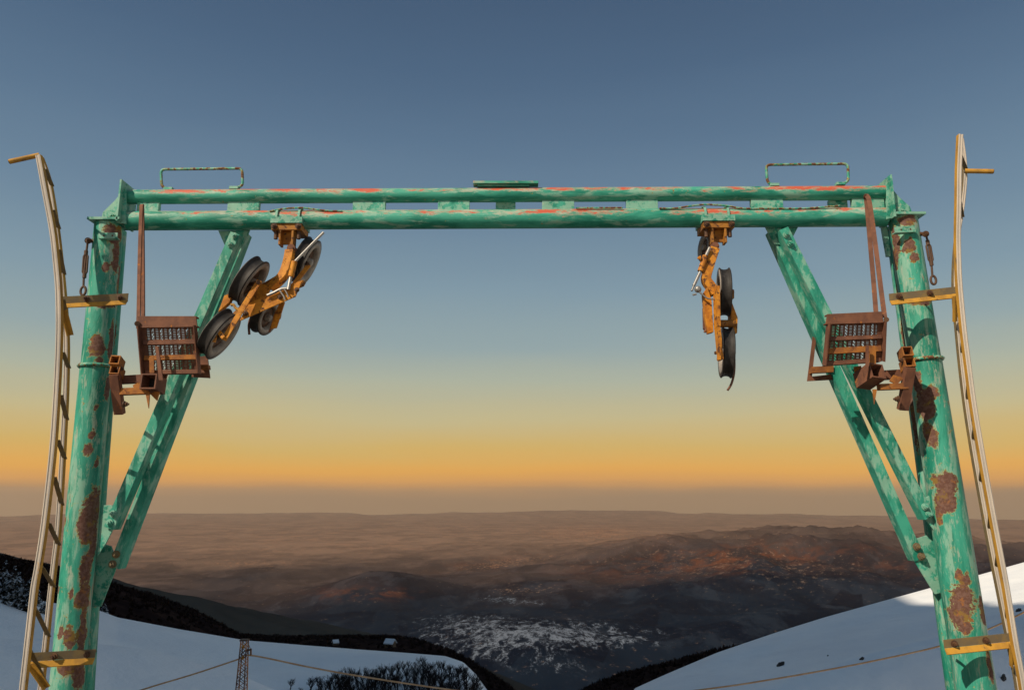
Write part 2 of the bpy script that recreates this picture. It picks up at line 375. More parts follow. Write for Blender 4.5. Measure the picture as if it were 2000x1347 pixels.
# ------------------------------------------------------------------ dark wooded hill behind the snow crest
n_ = NT('dark bare woodland floor'); v_ = n_.map()
M['woodfloor'] = n_.out(n_.mix(n_.step(n_.noise(v_, 0.03, 7, 0.7), 0.4, 0.65), (0.016, 0.010, 0.010), (0.045, 0.026, 0.021)), 1.0, 0, 0.0)
HILL = [(-1500, 900), (-300, 1050), (0, 1098), (120, 1117), (220, 1147), (300, 1170), (400, 1210), (470, 1243), (560, 1246), (700, 1246), (790, 1248), (850, 1264),
        (920, 1298), (990, 1342), (1050, 1390), (1100, 1380), (1150, 1350), (1220, 1322), (1310, 1300), (1400, 1277), (1460, 1268), (1600, 1245), (2000, 1170), (3500, 1060)]
ha, hd = table(HILL)
hr_a = [azdep(x, 1200)[0] for x in (-1500, 0, 480, 900, 1100, 1300, 2000, 3500)]
hr_r = [420, 430, 620, 520, 420, 420, 420, 420]
def hill_z(az, r):
    dc = np.interp(az, ha, hd); rc = np.interp(az, hr_a, hr_r); zc = CZ - rc * dc; o = np.ones_like(az)
    z = smooth_cubic(r, [o * 185, 0.62 * rc, rc, rc + 60, rc + 500], [CZ - 0.62 * rc * (dc + 0.02) - 7, CZ - 0.62 * rc * (dc + 0.02), zc, zc - 14, zc - 330])
    return z + (fbm(r * np.sin(az) / 45, r * np.cos(az) / 45, 4) - 0.5) * 5 * np.clip((rc - r) / 60, 0, 1)
rg, ag = np.meshgrid(np.linspace(200, 1150, 150), np.linspace(-1.0, 0.75, 360), indexing='ij')
grid_mesh('wooded_hill', rg * np.sin(ag), rg * np.cos(ag), hill_z(ag, rg), M['woodfloor'], None, STRUCT)

# blue hill further back on the left
n_ = NT('distant dark forest'); v_ = n_.map()
M['farwood'] = n_.out(n_.mix(n_.noise(v_, 0.006, 7, 0.7), (0.004, 0.008, 0.012), (0.014, 0.018, 0.022)), 1.0, 0, 0.0)
BH = [(-1500, 1000), (0, 1082), (150, 1116), (215, 1134), (275, 1147), (375, 1170), (500, 1194), (600, 1219), (720, 1250), (900, 1300), (1100, 1400), (2000, 1500)]
ba, bd = table(BH)
def blue_z(az, r):
    dc = np.interp(az, ba, bd); zc = CZ - 1500 * dc; o = np.ones_like(az)
    return smooth_cubic(r, [o * 800, o * 1150, o * 1500, o * 1800, o * 2700], [zc - 170, CZ - 1150 * (dc + 0.035), zc, zc - 45, zc - 420]) + \
        (fbm(r * np.sin(az) / 130, r * np.cos(az) / 130, 5) - 0.5) * 24
rg, ag = np.meshgrid(np.linspace(820, 2600, 110), np.linspace(-0.9, 0.2, 220), indexing='ij')
grid_mesh('forest_hill', rg * np.sin(ag), rg * np.cos(ag), blue_z(ag, rg), M['farwood'], None, STRUCT)

# ------------------------------------------------------------------ unseen mountain behind left, added and shaped to shade the snow
n_ = NT('snowy mountain rock'); v_ = n_.map()
rk = n_.mix(n_.noise(v_, 0.05, 7, 0.65), (0.06, 0.055, 0.05), (0.16, 0.14, 0.12))
M['shade_mountain'] = n_.out(n_.mix(n_.step(n_.math('ADD', n_.normal_z(), n_.math('MULTIPLY', n_.noise(v_, 0.06, 6), 0.5)), 0.75, 0.95), rk, (0.78, 0.8, 0.82)), 0.8)
hs = Vector((-math.sin(SUN_AZ), -math.cos(SUN_AZ)))             # horizontal direction to the sun
hp = Vector((-hs.y, hs.x))                                       # perpendicular
uu = np.concatenate([np.linspace(-14, -200, 90), np.linspace(-204, -900, 60)]); ww = np.linspace(60, 620, 110)
UG, WG = np.meshgrid(uu, ww, indexing='ij')
sgn = 1.0 if (hp.x * 0.5 + hp.y * -0.87) > 0 else -1.0
# silhouette height needed at the ridge (w = 190), rising away from the edge next to the pylon
RIDGE_W = 190.0
sa, sr_ = np.meshgrid(np.linspace(-0.62, 0.62, 160), np.linspace(50, 300, 140), indexing='ij'); sz = snow_z(sa, sr_)
sx, sy = sr_ * np.sin(sa), sr_ * np.cos(sa); qx, qy = projpix(sx, sy, sz)
keep = (sr_ <= np.interp(sa, rc_a, rc_r) + 2) & ~((qx > 1735) & (qy < 1182 - 0.02 * (qx - 1735)))
su, sw = hp.x * sx + hp.y * sy, hs.x * sx + hs.y * sy; hreq = sz + (RIDGE_W - sw) * math.tan(SUN_EL) + 3.0
h_a, h_r = np.meshgrid(np.linspace(-0.62, 0.35, 120), np.linspace(215, 640, 60), indexing='ij'); h_x, h_y = h_r * np.sin(h_a), h_r * np.cos(h_a)
hk = h_r <= np.interp(h_a, hr_a, hr_r) + 5
su = np.concatenate([su.ravel(), (hp.x * h_x + hp.y * h_y).ravel()]); keep = np.concatenate([keep.ravel(), hk.ravel()])
hreq = np.concatenate([hreq.ravel(), (hill_z(h_a, h_r) + 6 + (RIDGE_W - (hs.x * h_x + hs.y * h_y)) * math.tan(SUN_EL)).ravel()])
ub = np.arange(-640, -14, 6.0); nb_ = np.array([np.max(np.where(keep & (np.abs(su - u_) < 6), hreq, -60)) for u_ in ub])
need = np.interp(UG, np.concatenate([[-900, -700], ub, [-13.9]]), np.concatenate([[60, 140], np.maximum(nb_, 20), [60]]))
prof = np.where(WG < RIDGE_W, np.clip((WG - 60) / (RIDGE_W - 60), 0, 1) ** 0.75, np.clip((620 - WG) / (620 - RIDGE_W), 0, 1) ** 1.1)
ZM = need * prof - 40 * (1 - prof) + (fbm(UG / 40 + 5, WG / 40, 5, ridged=True) - 0.6) * 26 * np.clip((-UG - 14) / 40, 0, 1)
XM = (hp.x * UG * sgn + hs.x * WG); YM = (hp.y * UG * sgn + hs.y * WG)
grid_mesh('shade_mountain', XM, YM, ZM, M['shade_mountain'], None, STRUCT, smooth=False)

# ------------------------------------------------------------------ the valley and the plain out to the horizon
VH = 430.0
rg, ag = np.meshgrid(np.geomspace(450, 27500, 330), np.linspace(-0.85, 0.85, 560), indexing='ij')
X, Y = rg * np.sin(ag), rg * np.cos(ag)
Z = CZ - VH + (fbm(X / 1700 + 3, Y / 1700, 7, 0.58, True) - 0.55) * 120 * np.clip((rg - 700) / 2500, 0.25, 1) * np.clip((11000 - rg) / 7000, 0.10, 1)
Z += (fbm(X / 260, Y / 260, 4, 0.55) - 0.5) * 34 * np.clip((9000 - rg) / 5000, 0, 1)
Z += 240 * np.exp(-((ag - 0.40) / 0.33) ** 2) * np.exp(-((rg - 5200) / 2300) ** 2) * (0.35 + 0.9 * fbm(X / 700, Y / 700, 6, 0.55, True))   # lit hills on the right
Z += 95 * np.exp(-((ag + 0.16) / 0.085) ** 2) * np.exp(-((rg - 3600) / 420) ** 2)     # knoll, coloured as red-lit
Z += 60 * np.exp(-((ag - 0.02) / 0.10) ** 2) * np.exp(-((rg - 2150) / 380) ** 2)      # village shelf
Z += np.clip((rg - 15000) / 7000, 0, 1) * (fbm(ag * 7 + 2, rg / 9000, 5) - 0.44) * 360 * (rg / 22000)  # last range
Z = np.where(rg > 24500, Z - (rg - 24500) * 0.12, Z)
px, py = projpix(X, Y, Z)
def blob(cx, cy, sx, sy, tilt=0.0):
    dx, dy = px - cx, py - cy - tilt * (px - cx); return np.nan_to_num(np.exp(-(dx / sx) ** 2 - (dy / sy) ** 2))
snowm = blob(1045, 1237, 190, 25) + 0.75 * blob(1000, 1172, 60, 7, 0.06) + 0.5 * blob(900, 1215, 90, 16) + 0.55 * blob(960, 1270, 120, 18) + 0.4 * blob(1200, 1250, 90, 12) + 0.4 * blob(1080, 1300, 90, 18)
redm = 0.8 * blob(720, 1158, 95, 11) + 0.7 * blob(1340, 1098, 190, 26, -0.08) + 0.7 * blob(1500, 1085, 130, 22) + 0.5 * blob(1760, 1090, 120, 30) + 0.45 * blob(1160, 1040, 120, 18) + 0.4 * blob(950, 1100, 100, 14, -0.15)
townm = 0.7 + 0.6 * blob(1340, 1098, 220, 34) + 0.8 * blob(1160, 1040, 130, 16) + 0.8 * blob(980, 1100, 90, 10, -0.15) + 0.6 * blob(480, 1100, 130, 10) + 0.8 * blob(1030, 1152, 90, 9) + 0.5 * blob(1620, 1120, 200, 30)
n_ = NT('winter valley fields and woods'); v_ = n_.map(); m_ = n_.sepc(n_.attr('mask', 'Color'))
vl = n_.t.nodes.new('ShaderNodeVectorMath'); vl.operation = 'LENGTH'; n_.t.links.new(v_, vl.inputs[0])
far_ = n_.step(n_.math('ADD', vl.outputs['Value'], n_.math('MULTIPLY', n_.math('SUBTRACT', n_.noise(v_, 0.0012, 6), 0.5), 4000)), 2600, 8000)   # darker near for valley shade, paler far for haze, put into the colour
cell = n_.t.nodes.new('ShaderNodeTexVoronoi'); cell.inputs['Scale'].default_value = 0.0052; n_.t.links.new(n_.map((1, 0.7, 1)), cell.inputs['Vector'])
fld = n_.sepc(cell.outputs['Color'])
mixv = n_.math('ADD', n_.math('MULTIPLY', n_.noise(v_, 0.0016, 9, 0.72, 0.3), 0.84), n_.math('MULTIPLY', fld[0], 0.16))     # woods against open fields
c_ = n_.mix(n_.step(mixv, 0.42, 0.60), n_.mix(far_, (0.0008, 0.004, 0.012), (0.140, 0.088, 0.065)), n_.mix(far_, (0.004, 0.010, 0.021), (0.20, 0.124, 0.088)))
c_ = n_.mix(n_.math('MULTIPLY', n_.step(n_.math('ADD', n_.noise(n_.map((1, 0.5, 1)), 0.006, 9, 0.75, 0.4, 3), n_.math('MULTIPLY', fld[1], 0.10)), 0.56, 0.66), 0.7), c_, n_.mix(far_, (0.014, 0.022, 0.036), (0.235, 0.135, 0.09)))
c_ = n_.mix(n_.math('MULTIPLY', m_[1], n_.step(n_.noise(v_, 0.007, 9, 0.75, 0.3, 5), 0.46, 0.60)), c_, (0.12, 0.042, 0.022))  # red light on the knoll and hills put into the colour
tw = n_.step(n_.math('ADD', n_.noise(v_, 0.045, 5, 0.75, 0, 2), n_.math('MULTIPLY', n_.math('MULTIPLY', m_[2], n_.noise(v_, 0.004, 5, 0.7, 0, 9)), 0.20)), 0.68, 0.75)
c_ = n_.mix(n_.math('MULTIPLY', tw, 0.8), c_, n_.mix(far_, (0.12, 0.085, 0.07), (0.55, 0.25, 0.12)))  # town specks, their sunlit orange put into the colour
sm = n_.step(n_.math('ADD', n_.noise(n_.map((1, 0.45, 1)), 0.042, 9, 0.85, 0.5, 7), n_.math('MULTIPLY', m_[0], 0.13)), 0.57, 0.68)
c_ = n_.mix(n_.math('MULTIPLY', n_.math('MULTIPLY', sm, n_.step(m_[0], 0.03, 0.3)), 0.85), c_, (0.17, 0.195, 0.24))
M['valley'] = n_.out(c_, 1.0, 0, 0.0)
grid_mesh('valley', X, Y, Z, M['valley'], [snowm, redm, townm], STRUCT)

# ------------------------------------------------------------------ haze: pale even air over the whole place
mt = bpy.data.materials.new('warm evening haze'); mt.use_nodes = True; t = mt.node_tree; t.nodes.clear()
pv = t.nodes.new('ShaderNodeVolumePrincipled'); om = t.nodes.new('ShaderNodeOutputMaterial')
pv.inputs['Color'].default_value = (0.93, 0.77, 0.62, 1); pv.inputs['Density'].default_value = 1 / 56000.0; pv.inputs['Anisotropy'].default_value = 0.3
t.links.new(pv.outputs[0], om.inputs['Volume'])
b = MB(); b.box((0, 13500, (400 - 760) / 2), 52000, 31000, 400 + 760)
hz = b.build('haze', mt, None, None, {'kind': 'stuff'})

# ================================================================== the lift pylon
PY = 6.0
pyl = thing('lift_pylon', (at(1000, 700, PY).x, PY, 0), 'tall green steel ski lift portal with flaking paint and two crossbeam pipes', 'lift pylon')
UPB = lambda x: at(x, 385 - 8 * (x - 250) / 1478, PY)
LWB = lambda x: at(x, 431.5 - 7.5 * (x - 250) / 1478, PY)
up_r, lw_r = 0.0605, 0.0800
xs = np.linspace(251, 1729, 60)
MB().tube([UPB(x) for x in xs], up_r, 32).build('upper_beam', M['beam'], pyl)
MB().tube([LWB(x) for x in xs], lw_r, 32).build('lower_beam', M['beam'], pyl)
for x0, x1, yo in ((268, 313, 0), (444, 509, 0), (688, 755, 0), (854, 919, 0), (967, 1008, .045), (1057, 1123, 0), (1221, 1286, 0), (1464, 1530, 0), (1622, 1660, .05), (1661, 1727, 0)):
    xm = (x0 + x1) / 2; a, c = UPB(xm), LWB(xm); zt, zb = a.z - up_r * 0.8, c.z + lw_r * 0.72
    MB().box(((a.x + c.x) / 2, PY + yo, (zt + zb) / 2), (x1 - x0) / FPX * PY * 1.0, 0.045, zt - zb).build('spacer_plate', M['plate'], pyl, bevel=0.003)

def rustmap(o, patches, axis_pts, rad):      # patches: (height fraction along axis, angle from the camera side, size along, size round)
    me = o.data; n = len(me.vertices); co = np.zeros(n * 3); me.vertices.foreach_get('co', co); co = co.reshape(-1, 3) + np.array(o.parent.location if o.parent else (0, 0, 0))
    a, b = np.array(axis_pts[0]), np.array(axis_pts[1]); d = b - a; L = np.linalg.norm(d); t = ((co - a) @ d) / L; p = co - a - np.outer(t, d / L)
    ang = np.arctan2(p[:, 0], -p[:, 1]); val = np.zeros(n)
    for (h, th, sh, st) in patches:
        dt = (t - h) / sh; da = (((ang - th + math.pi) % (2 * math.pi)) - math.pi) * rad / st
        val = np.maximum(val, np.clip(1.33 - np.sqrt(dt * dt + da * da), 0, 1) * 0.95 - 0.0)
    at_ = me.attributes.new('rust', 'FLOAT', 'POINT'); at_.data.foreach_set('value', val.astype(np.float32))

def column(top, bot, rt, rb, patch_px, collar_py, foot_z=-0.3):
    a, b_ = at(*top, PY), at(*bot, PY)
    d = (b_ - a); foot = a + d * ((foot_z - a.z) / d.z); L = (foot - a).length; rf = rt + (rb - rt) * (foot - a).length / d.length
    # upper pipe and the slightly wider lower sleeve below the weld collar
    tcol = (at(0, collar_py, PY).z - a.z) / d.z; cpt = a + d * tcol; rc = rt + (rb - rt) * tcol
    n1, n2 = 70, 150; m = MB()
    m.tube([a.lerp(cpt, k / n1) for k in range(n1 + 1)], [rt + (rc - rt) * k / n1 - 0.004 for k in range(n1 + 1)], 48)
    m.tube([cpt.lerp(foot, k / n2) for k in range(n2 + 1)], [rc + (rf - rc) * k / n2 for k in range(n2 + 1)], 48)
    o = m.build('column', M['column'], pyl)
    pats = []
    for (x, y, rx, ry) in patch_px:
        tt = (at(0, y, PY).z - a.z) / d.z; cx = top[0] + (bot[0] - top[0]) * (y - top[1]) / (bot[1] - top[1])
        hw = (rt + (rb - rt) * tt) / PY * FPX; sgn_ = max(-0.97, min(0.97, (x - cx) / hw))
        pats.append((tt * d.length, math.asin(sgn_) - math.atan2(-a.x, PY) * 0 + math.atan2(a.x, PY) * -1, ry / FPX * PY, rx / FPX * PY))
    rustmap(o, pats, (a, foot), rt)
    ax = (foot - a).normalized()
    MB().lathe(cpt, ax, [(rc * 0.98, -0.012), (rc + 0.012, -0.014), (rc + 0.022, 0), (rc + 0.012, 0.014), (rc * 0.98, 0.012)], 48).build('weld_collar', M['rail'], o)
    return o, a, foot
colL, aL, fL = column((213, 440), (130, 1347), 0.114, 0.116,
    [(222, 462, 24, 22), (225, 505, 9, 40), (231, 560, 9, 46), (205, 530, 8, 12), (205, 597, 26, 11), (190, 682, 15, 24), (193, 708, 10, 9), (215, 672, 8, 48), (207, 760, 8, 26),
     (186, 800, 5, 6), (178, 852, 6, 9), (172, 880, 9, 12), (186, 905, 5, 9), (169, 1022, 16, 46), (182, 990, 15, 40), (178, 1060, 10, 40), (165, 1112, 12, 38), (163, 1160, 11, 30), (153, 1172, 9, 18), (158, 1230, 8, 46),
     (135, 1240, 10, 20), (123, 1228, 5, 14), (158, 1235, 13, 16), (137, 1297, 26, 16), (152, 1318, 15, 26), (120, 1150, 4, 8), (141, 1155, 4, 9), (118, 1015, 5, 9)], 716)
colR, aR, fR = column((1763, 428), (1906, 1347), 0.116, 0.138,
    [(1772, 440, 20, 14), (1750, 470, 10, 34), (1777, 490, 14, 16), (1786, 512, 10, 10), (1750, 505, 8, 24), (1800, 592, 26, 12), (1793, 745, 10, 22), (1806, 790, 18, 30), (1820, 770, 10, 14), (1812, 840, 8, 26), (1824, 855, 8, 22),
     (1845, 940, 22, 20), (1845, 975, 20, 26), (1858, 985, 8, 12), (1836, 1005, 6, 22), (1872, 1118, 7, 10), (1882, 1130, 8, 12), (1880, 1165, 20, 28), (1874, 1195, 18, 24), (1885, 1222, 8, 12), (1912, 1190, 8, 30), (1925, 1290, 6, 30)], 703)

def rear_post(edge, sgn_):       # slimmer pipe just behind each column, on its inner side
    pts = [at(x - sgn_ * 15, y, PY + 0.2) for x, y in edge]; d = pts[-1] - pts[0]; pts.append(pts[-1] + d * ((-0.3 - pts[-1].z) / d.z))
    q = []
    for a, b_ in zip(pts[:-1], pts[1:]): q += [a.lerp(b_, k / 12) for k in range(12)]
    q.append(pts[-1])
    o = MB().tube(q, 0.062, 28).build('rear_post', M['column'], pyl); return o
pL = rear_post([(247, 452), (207, 960), (182, 1347)], 1)
pR = rear_post([(1730, 444), (1797, 960), (1850, 1347)], -1)
rustmap(pL, [(0.9, -0.3, 0.1, 0.02), (2.4, 0.2, 0.08, 0.02)], (at(243, 452, 6.2), at(182, 1347, 6.2)), 0.06)
rustmap(pR, [(0.55, -0.5, 0.12, 0.03), (0.95, -0.5, 0.12, 0.04), (1.55, -0.6, 0.35, 0.04)], (at(1740, 444, 6.2), at(1850, 1347, 6.2)), 0.06)

# end plates, cap flanges and corner gussets
for s_, ex, ey0, ey1, col, a_, gus, gus2, flx, fly, bar_ in (
    (1, 248, 363, 442, colL, aL, [(246, 364), (246, 437), (207, 433), (204, 417)], [(236, 380), (236, 434), (196, 432), (201, 414)], (187, 249), 437, ((192, 460), (229, 460))),
    (-1, 1730, 354, 434, colR, aR, [(1732, 356), (1770, 401), (1767, 421), (1732, 428)], [(1742, 372), (1777, 403), (1784, 421), (1742, 425)], (1735, 1792), 427, ((1748, 449), (1788, 447)))):
    z0, z1 = at(ex, ey1, PY).z, at(ex, ey0, PY).z; x = at(ex, 400, PY).x
    ep = MB().box((x, PY, (z0 + z1) / 2), 0.016, 0.27, z1 - z0).build('end_plate', M['plate'], pyl, bevel=0.002)
    g = MB().plate(gus, PY - 0.085, 0.014).build('corner_gusset', M['plate'], pyl, bevel=0.002)
    MB().plate(gus2, PY + 0.075, 0.014).build('corner_gusset', M['plate'], pyl, bevel=0.002)
    bp = at(219 if s_ > 0 else 1758, 423 if s_ > 0 else 412, PY - 0.086)
    MB().bolt(bp, (0, -1, 0), 0.022, 0.022).build('bolt', M['plate'], g)
    xa, xb = at(flx[0], fly, PY).x, at(flx[1], fly, PY).x
    MB().box(((xa + xb) / 2, PY, at(0, fly, PY).z), abs(xb - xa), 0.27, 0.02).build('cap_flange', M['plate'], col, bevel=0.002)
    p, q = at(*bar_[0], PY - 0.15), at(*bar_[1], PY - 0.15)
    lug = MB().angle(p - Vector((0, 0, .024)), q - Vector((0, 0, .024)), (0, 0, 1), 0.048, 0.05, 0.008, flip=-1 if (q - p).x > 0 else 1).build('bracket_bar', M['plate'], col)
    for f in (0.3, 0.75): MB().tube([p.lerp(q, f) + Vector((0, -0.003, 0)), p.lerp(q, f) + Vector((0, -0.0005, 0))], 0.007, 10).build('bolt_hole', M['bolt'], lug)

# hand rails on top, cover plate, cable conduit
def roundrect(pix, Y, r=0.0115, rad=9):
    pts = [at(*pix[0], Y)]
    for i in range(1, len(pix) - 1):
        p, c, q = Vector((*pix[i - 1], 0)), Vector((*pix[i], 0)), Vector((*pix[i + 1], 0))
        u, w = (p - c).normalized() * rad + c, (q - c).normalized() * rad + c
        for k in range(7):
            t_ = k / 6; b_ = u * (1 - t_) ** 2 + c * 2 * t_ * (1 - t_) + w * t_ ** 2; pts.append(at(b_.x, b_.y, Y))
    pts.append(at(*pix[-1], Y)); return pts
for pix in ([(330, 369), (316, 366), (314, 331), (473, 329), (474, 364), (458, 367)], [(1512, 361), (1499, 358), (1496, 322), (1656, 320), (1657, 356), (1641, 359)]):
    m = MB().tube(roundrect(pix, PY), 0.0115, 12)
    o = m.build('hand_hold', M['rail'], pyl)
    for e in (pix[0], pix[-1]): MB().box(at(e[0], e[1] + 1, PY), 0.075, 0.05, 0.022).build('foot_pad', M['plate'], o, bevel=0.003)
c0, c1 = at(925, 362, PY), at(1051, 361, PY)
MB().box((c0 + c1) / 2 + Vector((0, -0.03, -0.004)), (c1 - c0).x, 0.09, 0.020).box((c0 + c1) / 2 + Vector((-.02, -0.02, -0.020)), (c1 - c0).x * 0.8, 0.04, 0.014).build('top_plate', M['beam'], pyl, bevel=0.003)
def spline(pts, n=6):
    out = []; P = [pts[0]] + list(pts) + [pts[-1]]
    for i in range(1, len(P) - 2):
        for k in range(n):
            t_ = k / n; a, b_, c, d = P[i - 1], P[i], P[i + 1], P[i + 2]
            out.append(0.5 * ((2 * b_) + (c - a) * t_ + (2 * a - 5 * b_ + 4 * c - d) * t_ ** 2 + (3 * b_ - a - 3 * c + d) * t_ ** 3))
    out.append(pts[-1]); return out
cy = PY - 0.07
MB().tube(spline([at(x, y, cy) for x, y in ((527, 413), (545, 409), (570, 406.5), (592, 406), (615, 409), (645, 412), (668, 412))]), 0.0075, 8).build('cable', M['rail'], pyl)
MB().tube(spline([at(x, y, cy) for x, y in ((1288, 407), (1318, 407), (1345, 403), (1370, 400), (1392, 400), (1420, 402), (1450, 407), (1500, 407.5), (1570, 407), (1615, 404), (1640, 402))]), 0.008, 8).build('cable', M['rail'], pyl)
MB().tube([at(1125, 406.5, cy), at(1216, 406, cy)], 0.008, 8).build('cable', M['rail'], pyl)

# diagonal braces: two angle irons each side, with their gussets and bolts
def brace(p, q, Yp, Yq, w, sgn_):
    a, b_ = at(*p, Yp), at(*q, Yq); m = MB()
    ax = (b_ - a).normalized(); side = Vector((0, -1, 0)).cross(ax).normalized()
    if side.x * sgn_ > 0: side = -side
    # wide flange faces the camera, second flange runs back along the inner edge
    sec_a = a - side * (-w / 2) ; sec_b = b_ - side * (-w / 2)
    d = side * -1
    m.prism([a + side * w / 2, a - side * w / 2, b_ - side * w / 2, b_ + side * w / 2], (0, 0.011, 0))
    e = -side
    i0, i1 = a + e * w / 2, b_ + e * w / 2
    m.prism([i0 - e * 0.011 + Vector((0, 0.011, 0)), i0 + Vector((0, 0.011, 0)), i1 + Vector((0, 0.011, 0)), i1 - e * 0.011 + Vector((0, 0.011, 0))], (0, 0.10, 0))
    return m.build('brace', M['brace'], pyl, bevel=0.002)
# left
brace((459, 455), (212, 1031), 5.955, 5.965, 0.082, 1)
brace((474, 452), (222, 1108), 6.075, 6.10, 0.086, 1)
brace((1531, 446), (1816, 1011), 5.955, 5.965, 0.082, -1)
brace((1512, 447), (1797, 1092), 6.075, 6.10, 0.086, -1)
for pix, Y, bolts, side in (
    ([(426, 450), (488, 449), (476, 478), (441, 484)], 6.062, [], 1), ([(1494, 442), (1560, 441), (1541, 478), (1512, 476)], 6.062, [], -1),
    ([(190, 1085), (196, 1020), (202, 986), (219, 986), (224, 1026), (206, 1062)], 5.995, [], 1), ([(180, 1185), (192, 1078), (203, 1062), (217, 1066), (230, 1100), (197, 1184)], 6.115, [], 1),
    ([(1806, 972), (1824, 964), (1832, 1008), (1836, 1050), (1808, 1014)], 5.995, [], -1), ([(1788, 1052), (1810, 1045), (1838, 1079), (1846, 1155), (1826, 1160), (1786, 1095)], 6.115, [], -1)):
    MB().plate(pix, Y, 0.013).build('brace_gusset', M['plate'], pyl, bevel=0.002)
for x, y, Y in ((458, 461, 5.95), (450, 478, 5.95), (1535, 459, 5.95), (1543, 476, 5.95), (221, 1003, 5.96), (214, 1020, 5.96), (1806, 989, 5.96), (1814, 1004, 5.96)):
    MB().bolt(at(x, y, Y), (0, -1, 0), 0.019, 0.022).build('bolt', M['plate'], pyl)
for x, y, Y in ((227, 1082, 6.09), (220, 1101, 6.09), (1790, 1067, 6.09), (1799, 1086, 6.09)):
    MB().bolt(at(x, y, Y), (0, -1, 0), 0.021, 0.024).build('bolt', M['khaki'], pyl)
# small inner fin under the right corner
MB().plate([(1722, 438), (1733, 440), (1740, 500), (1733, 500)], PY + 0.03, 0.03).build('corner_fin', M['plate'], pyl)

# ================================================================== ladders
def ladder(label, fp, bp, rungs, brackets, stub, arms, side):
    Yf, Yb = (5.42, 5.66) if side > 0 else (5.60, 5.83)
    root = thing('ladder', (at(*fp[-1], Yf).x, Yf, 0), label, 'ladder', 'ladders on the two columns')
    F = spline([at(x, y, Yf) for x, y in fp], 5); B = spline([at(x, y, Yb) for x, y in bp], 5)
    for P0, wd in ((F, 0.037), (B, 0.03)):
        d = P0[-1] - P0[-2]; P = P0 + [P0[-1] + d * ((0 - P0[-1].z) / d.z)] if P0[-1].z > 0.05 else P0
        # folded channel: pale face, raised lips, ochre sides
        h = wd / 2; sec = [(-h, 0.016), (-h * 0.55, 0.020), (-h * 0.3, 0.015), (h * 0.3, 0.015), (h * 0.55, 0.020), (h, 0.016), (h, -0.02), (-h, -0.02)]
        m = MB(); t0 = (P[1] - P[0]).normalized()
        m.sweep(P, sec, (1, 0, 0), [0, 0, 0, 0, 0, 1, 1, 1])
        # make sure the pale face looks at the photographer's side
        m.build('side_rail', [M['bleached'], M['ochre'] if P0 is not B or side > 0 else M['khaki']], root)  # right back rail gets the darker tone in place of shade
    def on(P, y):
        best = min(range(len(P)), key=lambda i: abs(673.5 - FPX * (-(P[i].y) * sp + (P[i].z - CZ) * cp) / (P[i].y * cp + (P[i].z - CZ) * sp) - y)); return P[best]
    for y0, y1 in rungs:
        a, b_ = on(F, y0), on(B, y1)
        MB().angle(a + Vector((0, 0.02, 0)), b_ - Vector((0, 0.0, 0)), (0, -0.3, 1), 0.034, 0.03, 0.006).build('rung', M['khaki'], root)
    for (p, q) in brackets:
        a, b_ = at(*p, Yf + 0.12), at(*q, 5.74)
        if a.x > b_.x: a, b_ = b_, a
        m = MB(); t_ = 0.007
        m.prism([a, a + Vector((0, 0, 0.055)), b_ + Vector((0, 0, 0.055)), b_], (0, t_, 0), 0)
        low = Vector((0, -0.026, -0.038))
        m.prism([a + Vector((0, -.001, -.001)), a + low, b_ + low, b_ + Vector((0, -.001, -.001))], (0, 0.006, -0.005), 1)
        o = m.build('bracket', [M['khaki'], M['ochre']], root)
        for f in ((0.38, 0.88) if side > 0 else (0.14, 0.60)):
            c = a.lerp(b_, f) + Vector((0, -0.002, 0.024))
            MB().bolt(c, (0, -1, 0), 0.017, 0.02).build('bolt', M['bolt'], o)
            # u-bolt leg that runs back past the column
            MB().tube([c + Vector((0, 0.01, 0)), c + Vector((0, 0.11, 0))], 0.009, 8).build('clamp_rod', M['bolt'], o)
    a, b_ = at(*stub[0], Yf + 0.03), at(*stub[1], Yf - 0.03)
    o = MB().tube([a, b_], 0.0185, 16).build('top_stub', M['ochre'], root)
    d = (b_ - a).normalized()
    MB().tube([b_, b_ + d * 0.004], 0.0145, 12).build('stub_end', M['bolt'], o)
    for p, q in arms:
        MB().angle(at(*p, Yf + 0.1), at(*q, Yf + 0.18), (1, 0, 0), 0.036, 0.034, 0.006).build('bracket_arm', M['ochre'], root)
    return root
ladder('ochre ladder with bleached rails bolted to the left column, top stub pointing left',
    [(76, 304), (90, 380), (103, 450), (110, 510), (115, 570), (116, 650), (112, 750), (105, 860), (96, 950), (85, 1040), (74, 1110), (67, 1150), (58, 1230), (45, 1347), (38, 1410)],
    [(80, 308), (95, 352), (107, 420), (116, 490), (124, 570), (130, 660), (129, 760), (124, 860), (119, 950), (113, 1040), (106, 1100), (97, 1180), (89, 1260), (80, 1345), (74, 1410)],
    [(328, 362), (410, 445), (492, 535), (585, 640), (683, 728), (770, 815), (855, 900), (940, 985), (1026, 1068), (1112, 1152), (1198, 1240), (1285, 1325)],
    [((118, 593), (249, 586)), ((55, 1291), (185, 1283))], ((77, 303), (18, 316)), [((121, 600), (135, 655)), ((58, 1296), (90, 1342))], 1)
